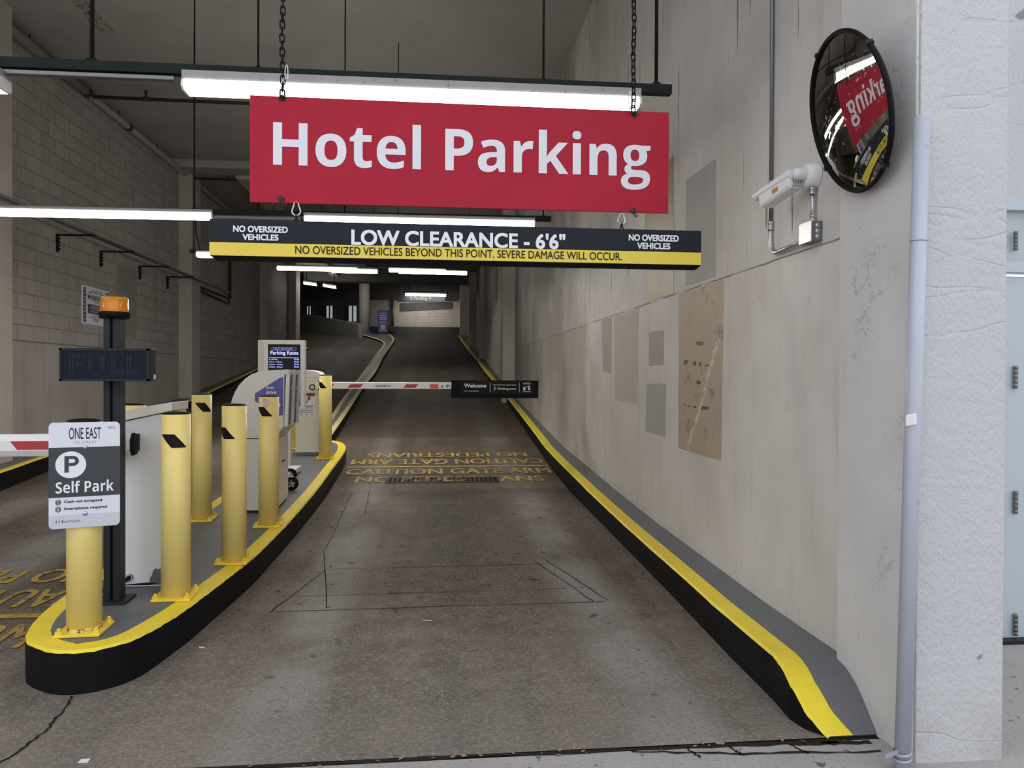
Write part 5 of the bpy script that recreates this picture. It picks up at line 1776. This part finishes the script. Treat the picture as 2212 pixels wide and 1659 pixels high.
# dark slanted mural board on the end wall
pts = [aY(864, 673, 51.94), aY(978, 667, 51.94), aY(978, 652, 51.94), aY(864, 655, 51.94)]
mb = MB(); mb.prism(pts, (0, .05, 0))
MU = mb.build('wall_board', mat('murky_board', (.075, .070, .070), .6, 0, .35, 2), None)
tag(MU, 'dark murky slanted board on the pale end wall', 'board')
# pipe against the end wall
a = aY(849, 648, 51.8); b = aY(849, 705, 51.8)
tag(MB().cyl((a.x, 51.8, b.z), (a.x, 51.8, 6.62), .09, None, 12).build('drain_pipe', M_DULLSTEEL), 'dark vertical pipe on the pale end wall', 'pipe')

# ================================================================== CONVEX MIRROR
mc = aY(1832, 245, 3.0)
mn = Vector((-.965, .085, -.245)).normalized()
MR = thing('convex_mirror', 'round convex traffic mirror with black rim beside the security camera', 'mirror', tuple(mc))
rad = .313
prof = [(.034 * (1 - (k / 10) ** 2) - .002, rad * k / 10) for k in range(11)]
MB().lathe(mc, mn, prof, 64).build('mirror_face', M_MIRROR, MR)
ra = []
up = Vector((0, 0, 1)); a1v = mn.cross(up).normalized(); b1v = mn.cross(a1v)
MB().tube([mc + (a1v * math.cos(k * PI / 32) + b1v * math.sin(k * PI / 32)) * (rad + .003) for k in range(64)], .0105, 10, True).build('rim', M_BLACK, MR)
MB().lathe(mc, -mn, [(-.004, rad + .004), (.014, rad + .005), (.030, rad - .03), (.038, rad - .10), (.040, .08), (.041, 0)], 56).build('back_shell', M_SHELLBLACK, MR)
bk = mc - mn * .038
mb = MB(); mb.cyl(bk, (1.812, mc.y + .0, mc.z + .0), .016, None, 14); mb.lathe((1.815, mc.y, mc.z), (-1, 0, 0), [(0, .05), (.008, .05), (.012, .03), (.014, 0)], 20)
mb.build('mounting_arm', M_CHARCOAL, MR)
for k in (5, 22, 38, 52):
    c = mc + (a1v * math.cos(k * PI / 32) + b1v * math.sin(k * PI / 32)) * (rad + .010)
    MB().obox(c, mn * .014, (c - mc).normalized() * .006, mn.cross((c - mc).normalized()) * .009).build('rim_clip', M_SHELLBLACK, MR)

# ================================================================== SECURITY CAMERA, JUNCTION BOX, CONDUITS
wp = aX(1762, 380, 1.848)
CC = thing('security_camera', 'white bullet security camera on a wall arm below the mirror', 'camera', tuple(wp))
MB().lathe(wp, (-1, 0, 0), [(0, .062), (.012, .062), (.050, .056), (.056, .050), (.058, 0)], 36).build('wall_mount', M_WHITE, CC)
el = aY(1742, 381, wp.y - .02)
el = Vector((wp.x - .095, wp.y - .01, wp.z + .004))
rear = aY(1712, 392, wp.y + .04)
mb = MB(); mb.cyl(wp - Vector((.05, 0, 0)), el, .026, .024, 20); mb.lathe(el, (el - wp).normalized(), [(-.03, .026), (0, .030), (.02, .024), (.028, 0)], 20)
mb.cyl(el, rear + Vector((.01, 0, .0)), .017, None, 16)
mb.build('swivel_arm', M_WHITE, CC)
front = aY(1648, 436, wp.y + .26)
ax = (front - rear).normalized(); sd = ax.cross(Vector((0, 0, 1))).normalized(); uv = sd.cross(ax)
Lc = (front - rear).length
cr = rear - ax * .02
def camsec(s, t0, w, h0, h1): return [cr + ax * t0 + sd * a * w + uv * b for a, b in ((-1, h0 + .012), (-.75, h0), (.75, h0), (1, h0 + .012), (1, h1), (-1, h1))]
mb = MB(); mb.hexa(camsec(1, .0, .040, -.045, .030), camsec(1, Lc, .040, -.045, .030)); mb.build('camera_body', M_WHITE, CC, .004)
mb = MB(); mb.hexa(camsec(1, -.01, .046, .002, .043), camsec(1, Lc + .045, .046, .014, .043)); mb.build('sun_shield', M_WHITE, CC, .003)
mb = MB()
for k in range(5):
    mb.obox(cr - ax * .004 + sd * (-.028 + k * .014) - uv * .008, ax * .008, sd * .003, uv * .030)
mb.build('cooling_fins', mat('pale_grey_plastic', (.55, .57, .60), .5, 0, .05, 10), CC)
mb = MB(); mb.obox(cr + ax * (Lc * .45) - sd * .041 - uv * .010, ax * .022, sd * .001, uv * .011); mb.obox(cr + ax * (Lc * .45) + sd * .041 - uv * .010, ax * .022, sd * .001, uv * .011)
mb.build('yellow_sticker', mat('mustard_sticker', (.48, .28, .03), .5, 0, .1, 20), CC)
MB().lathe(cr + ax * (Lc - .002), ax, [(0, .030), (.004, .030), (.004, .024), (.002, 0)], 24).build('lens', M_SCREEN, CC)

bx_far = aX(1734, 500, 1.80).y; bx_near = aX(1777, 500, 1.85).y
bz1, bz0 = aX(1777, 477, 1.85).z, aX(1777, 520, 1.85).z
bf = aY(1753, 500, bx_near).x
JB = thing('junction_box', 'square grey steel junction box on the wall under the camera', 'junction box', (1.85, bx_near, bz0))
MB().box((bf, bx_near, bz0), (1.851, bx_near + .118, bz1)).build('box_body', M_DULLSTEEL, JB, .003)
MB().box((bf - .003, bx_near - .002, bz0 - .002), (bf, bx_near + .120, bz1 + .002)).build('cover_plate', M_STEEL, JB, .001)
for k in range(3):
    z = bz0 + (bz1 - bz0) * (.22 + .28 * k)
    mb = MB(); mb.lathe(((bf + 1.85) / 2 + .004, bx_near - .001, z), (0, 1, 0), [(0, 0), (0, .012), (.003, .012)], 18); mb.build('knockout', M_STEEL, JB)
def conduit(pts, r, m, name, label, couplers=()):
    t = thing(name, label, 'conduit', tuple(pts[-1]))
    P = [Vector(p) for p in pts]
    MB().tube(P, r, 12).build('pipe_run', m, t)
    for p, d, L in couplers:
        p, d = Vector(p), Vector(d)
        MB().lathe(p, d, [(0, r), (0, r + .004), (L * .3, r + .006), (L * .34, r + .003), (L * .66, r + .003), (L * .7, r + .006), (L, r + .004), (L, r)], 8).build('coupling', M_STEEL, t)
    return t


cy = (bx_near + .06)
cu = Vector((1.826, cy - .01, 0))
conduit([(1.825, cy - .012, bz1 - .005), (1.825, cy - .012, bz1 + .10), (1.822, wp.y, wp.z - .055)], .011, M_STEEL, 'conduit', 'short steel conduit between junction box and camera mount',
        [((1.825, cy - .012, bz1 + .002), (0, 0, 1), .035), ((1.823, cy - .010, bz1 + .135), (0, 0, 1), .035)])
vy = aX(1665, 480, 1.835).y
vt, vb = aX(1665, 488, 1.835).z, aX(1664, 540, 1.835).z
bend = [(1.835, vy, CZ + .005), (1.835, vy, 3.6), (1.835, vy, vt)]
conduit(bend, .0105, M_DULLSTEEL, 'conduit', 'long dark conduit dropping from the ceiling beside the camera', [((1.835, vy, aX(1660, 401, 1.835).z), (0, 0, 1), .016)])
low = [(1.835, vy, vt + .002)]
zc_ = bz0 + .018
for k in range(9):
    a_ = k * PI / 16
    low.append((1.835, vy - .075 * (1 - math.cos(a_)), zc_ + .075 - .075 * math.sin(a_)))
low += [(1.828, vy - .16, zc_), (1.820, bx_near + .115, zc_ + .002)]
conduit(low, .0115, M_STEEL, 'conduit', 'bright bent conduit curving from the long drop into the junction box', [((1.835, vy, vt - .025), (0, 0, 1), .05), ((1.826, bx_near + .165, zc_), (0, -1, 0), .03)])

# white downpipe leaning at the corner of the street pier
pt_, pb_ = aY(1992.5, 252, 2.672), aY(1949, 1640, 2.672)
DP = thing('downpipe', 'weathered white plastic pipe leaning down the corner of the street pier', 'pipe', tuple(pb_))
dn = (pb_ - pt_)
MB().cyl(pt_, pb_ - Vector((0, 0, pb_.z - .0)), .0285, None, 28).build('pipe_run', M_PIPE, DP)
mid = pt_ + dn * ((905 - 252) / (1640 - 252))
j = pt_ + dn * ((520 - 252) / (1640 - 252))
MB().cyl(j + dn.normalized() * -.002, j + dn.normalized() * .002, .0293, None, 28).build('pipe_joint', mat('joint_line', (.30, .30, .34), .6, 0, .1, 20), DP)
mb = MB(); mb.obox((mid.x - .022, mid.y - .022, mid.z), (.014, -.012, .004), (.004, .004, 0), (0, 0, .022)); mb.build('paint_blob', M_WHITE, DP, .006)
for k in range(2):
    c = pb_ + Vector((0, 0, .028 + .022 * k - pb_.z + .015))
    mb = MB(); mb.lathe((pb_.x, pb_.y, c.z - .008), (-.1, 0, 1), [(0, .030), (0, .0325), (.014, .0325), (.014, .030)], 28)
    if k == 1:
        mb.obox((pb_.x - .055, pb_.y - .02, c.z + .006), (.030, .008, .004), (.001, -.003, 0), (0, 0, .007))
    mb.build('strap', mat('grey_strap', (.36, .39, .44), .5, .2, .12, 20), DP)

# ================================================================== PIPES AND BRACKETS ON THE LEFT
zp = 5.655
t = thing('ceiling_pipe', 'fat pale pipe running into the garage where left wall meets ceiling', 'pipe', (-5.08, 12, zp))
MB().cyl((-5.08, 3.2, zp), (-5.08, 12.0, zp), .070, None, 18).build('pipe_run', M_GREYPIPE, t)
MB().cyl((-5.08, 12.0, zp), (-5.08, 28.9, zp), .052, None, 18).build('pipe_run', M_GREYPIPE, t)
for y in (10.9, 12.0, 13.6, 16.9):
    MB().cyl((-5.08, y - .05, zp), (-5.08, y + .05, zp), .078 if y < 12.1 else .064, None, 18).build('pipe_coupling', M_RUST, t)
for y in (10.4, 13.2, 15.0):
    MB().cyl((-5.08, y, zp + .05), (-5.08, y, CZ + .01), .006, None, 8).build('hanger_rod', M_ROD, t)
for y, lab, x1 in ((12.05, 'thin rusty sprinkler pipe crossing under the ceiling behind the hotel sign', 1.2), (16.75, 'second rusty sprinkler pipe, lower and farther, left of the hotel sign', 1.4)):
    z = 5.60
    t = thing('sprinkler_pipe', lab, 'pipe', (-3.0, y, z), 0, 'rusty sprinkler pipes across the ceiling')
    MB().cyl((-5.0, y, z), (x1, y, z - .02), .026, None, 12).build('pipe_run', M_RUST, t)
    for x in (-4.25, -1.2):
        mb = MB().cyl((x - .05, y, z), (x + .05, y, z), .036, None, 12); mb.cyl((x, y, z), (x, y, z + .11), .018, None, 10); mb.cyl((x, y, z + .11), (x, y, z + .12), .03, None, 10)
        mb.build('sprinkler_head', M_RUST, t)
    MB().cyl((.2, y, z - .014), (.2, y, CZ + .01), .007, None, 8).build('hanger_rod', M_ROD, t)

# pair of thin pipes on wall brackets
bz = [aX(122, 507, -5.2), aX(216, 543, -5.2), aX(300, 574, -5.2), aX(360, 598, -5.2)]
arm = .40
tips = [aY(205, 511, bz[0].y), aY(290, 544, bz[1].y), aY(358, 574, bz[2].y), aY(412, 597, bz[3].y)]
zline = lambda y: bz[0].z + (bz[3].z - bz[0].z) * (y - bz[0].y) / (bz[3].y - bz[0].y)
px_ = sum(p.x for p in tips) / 4 - .03
PP = thing('bracket_pipes', 'two thin dark pipes running side by side on brackets along the block wall', 'pipes', (px_, 12, bz[0].z))
for dx in (0, -.075):
    MB().cyl((px_ + dx, 8.0, zline(8.0) + .028), (px_ + dx, 19.0, zline(19.0) + .028), .016, None, 10).build('pipe_run', M_DULLSTEEL, PP)
for k, b_ in enumerate(bz):
    t = thing('wall_bracket', ('wall bracket nearest the street under the twin pipes', 'second wall bracket under the twin pipes, above the tow sign', 'third wall bracket under the twin pipes', 'farthest wall bracket under the twin pipes')[k], 'bracket', (-5.2, b_.y, b_.z), 0, 'steel brackets on the block wall')
    z = zline(b_.y)
    MB().box((-5.2, b_.y - .02, z - .012), (px_ + .06, b_.y + .02, z + .012)).build('bracket_arm', M_ROD, t, .003)
    MB().box((-5.2, b_.y - .02, z - .24), (-5.17, b_.y + .02, z)).build('bracket_foot', M_ROD, t, .003)
    mb = MB()
    for j in range(4):
        mb.cyl((-5.172, b_.y, z - .05 - .05 * j), (-5.150, b_.y, z - .05 - .05 * j), .012, None, 8)
    mb.build('bolt_heads', M_ROD, t)
    for dx in (0, -.075):
        mb = MB(); mb.tube([(px_ + dx + .026 * math.cos(j * PI / 8), b_.y, z + .028 + .022 * math.sin(j * PI / 8)) for j in range(9)], .004, 6)
        mb.build('pipe_clip', M_RUST, t)
# conduit pair turning up the wall beyond the second pier
t = thing('wall_conduit', 'rusty conduit pair turning up the block wall past the second pier', 'conduit', (-5.17, 20, 3.5))
for d, (v1, v2) in enumerate(((628, 646), (637, 657))):
    a = aX(452, v1, -5.17); b = aX(498 - 3 * d, v2, -5.17)
    yb = b.y
    MB().tube([(-5.17, 17.3, a.z + (a.z - b.z) / (b.y - a.y) * (a.y - 17.3)), (-5.17, yb - .05, b.z), (-5.17, yb, b.z + .04), (-5.17, yb, b.z + .2), (-5.17, yb, 5.6)], .022, 10).build('pipe_run', M_RUST, t)

# tow-away notice on the left wall
tw = thing('wall_notice', 'white and purple tow notice on the block wall behind the beacon', 'sign', (-5.2, 12.6, 2.2))
c00, c10, c11, c01 = aX(178, 697, -5.19), aX(236, 705, -5.19), aX(236, 636, -5.19), aX(178, 612, -5.19)
zb_, zt_ = (c00.z + c10.z) / 2, (c01.z + c11.z) / 2
Fn = Face((-5.19, c00.y, zb_), (0, 1, 0), (0, 0, 1))
W_, H_ = c10.y - c00.y, zt_ - zb_
MB().box((-5.2, c00.y - .012, zb_ - .012), (-5.192, c10.y, zt_ + .012)).build('notice_board', M_SIGNWHITE, tw)
Fn = Face((-5.1915, c10.y, zb_), (0, -1, 0), (0, 0, 1))
Fn.n = Vector((1, 0, 0)); Fn.O = Vector((-5.1915, c00.y, zb_)); Fn.r = Vector((0, 1, 0))
pm = mat('faded_purple_print', (.045, .036, .115), .5, 0, .15, 20)
mb = MB()
rect(mb, Fn, .03 * W_, .03 * H_, .13 * W_, .97 * H_, .002)
rect(mb, Fn, .87 * W_, .45 * H_, .97 * W_, .97 * H_, .002); rect(mb, Fn, .87 * W_, .03 * H_, .97 * W_, .42 * H_, .002)
rect(mb, Fn, .19 * W_, .69 * H_, .83 * W_, .80 * H_, .002); rect(mb, Fn, .19 * W_, .28 * H_, .83 * W_, .54 * H_, .002)
for y, w in ((.92, .36), (.885, .44), (.85, .60), (.65, .5), (.60, .24), (.22, .36), (.17, .5), (.12, .3), (.07, .2)):
    for k in range(int(w * 30)):
        x = .51 - w / 2 + w * k / int(w * 30)
        if (k * 7 + int(y * 100)) % 6:
            rect(mb, Fn, x * W_, y * H_, (x + .022) * W_, (y + .026) * H_, .002)
mb.build('notice_print', pm, tw)
mb = MB()
for y, w in ((.765, .56), (.72, .5), (.49, .42), (.44, .5), (.39, .36), (.33, .46)):
    for k in range(int(w * 30)):
        x = .51 - w / 2 + w * k / int(w * 30)
        if (k * 5 + int(y * 100)) % 5:
            rect(mb, Fn, x * W_, y * H_, (x + .022) * W_, (y + .022) * H_, .004)
for k in range(9):
    rect(mb, Fn, .06 * W_, (.09 + k * .1) * H_, .10 * W_, (.13 + k * .1) * H_, .004); 
    if k != 4:
        rect(mb, Fn, .90 * W_, (.07 + k * .1) * H_, .94 * W_, (.11 + k * .1) * H_, .004)
mb.build('pale_print', M_SIGNGREY, tw)

# ================================================================== LITTER
def leaf(x, y, s, a, label, m=M_LEAF, zadd=.004, name='fallen_leaf'):
    z = (G(y) if y > 2.93 else 0) + zadd
    mb = MB()
    top, bot = [], []
    n = 7
    for k in range(n):
        t_ = k / (n - 1)
        w_ = .32 * math.sin(PI * t_) ** .8 * s
        for arr, sg in ((top, 1), (bot, -1)):
            lx_, ly_ = (t_ - .5) * s * 1.6, sg * w_
            arr.append((x + lx_ * math.cos(a) - ly_ * math.sin(a), y + lx_ * math.sin(a) + ly_ * math.cos(a), z + .10 * s * (1 - math.cos(4 * (t_ - .5))) + abs(ly_) * .25))
    mb.strip(top, bot)
    return tag(mb.build(name, m), label, 'leaf', 'dry leaves on the road')


for u, v, s, a, lab in ((645, 1304, .022, .4, 'curled tan leaf lying in the lane between the second bollard and lane centre'), (410, 1461, .012, .3, 'tiny yellow leaf on the road below the island nose'),
                        (947, 1501, .016, 1.0, 'small yellow leaf alone in mid lane near the joint'), (1290, 1128, .016, .2, 'yellow leaf fragment near the right kerb'),
                        (1485, 1392, .018, -.2, 'brown leaf under the right kerb face')):
    p = aF(u, v, G); leaf(p.x, p.y, s, a, lab)
M_YLEAF = mat('yellow_leaf', (.62, .45, .05), .7, 0, .2, 60)
mb = MB()
for k in range(42):                                       # loose bits gathered along the joint, nobody could count them
    x = random.uniform(-.75, 1.5)
    y = 2.93 + random.gauss(0, .022)
    s = random.uniform(.006, .016); a = random.uniform(0, PI)
    z = .004
    c, sn = math.cos(a), math.sin(a)
    q = [(x + (dx * c - dy * sn) * s, y + (dx * sn + dy * c) * s, z + random.uniform(0, .004)) for dx, dy in ((-1, 0), (0, -.45), (1, 0), (0, .45))]
    mb.poly(q)
for k in range(60):
    side = random.random() < .5
    y = random.uniform(3.6, 9.0)
    x = interp(y, XO) - random.uniform(.02, .10) if side else -1.12 + random.uniform(.02, .12) - (0.25 if y < 5 else 0) * (5 - y)
    s = random.uniform(.004, .009); a = random.uniform(0, PI)
    c, sn = math.cos(a), math.sin(a)
    mb.poly([(x + (dx * c - dy * sn) * s, y + (dx * sn + dy * c) * s, G(y) + .004) for dx, dy in ((-1, 0), (0, -.45), (1, 0), (0, .45))])
tag(mb.build('leaf_litter', M_LEAF), 'crumbled leaf bits gathered along joint and kerb foot', 'leaf litter', None, 'stuff')
for u, v, lab in ((1890 * .231, 1400, 'white cigarette end on the road below the island kerb'), (924, 1341, 'thin pale stick lying across mid lane')):
    p = aF(u, v, G)
    L = .028 if u < 500 else .055
    tag(MB().cyl((p.x - L / 2, p.y, G(p.y) + .004), (p.x + L / 2, p.y - .01, G(p.y) + .004), .0035 if u < 500 else .002, None, 8).build('cigarette_end' if u < 500 else 'stick', M_SIGNWHITE), lab, 'litter')
p = aF(183, 1645, G)
tag(MB().box((p.x - .018, p.y - .014, .001), (p.x + .016, p.y + .012, .004)).build('paper_scrap', M_SIGNWHITE), 'scrap of white paper on the road at lower left', 'litter')
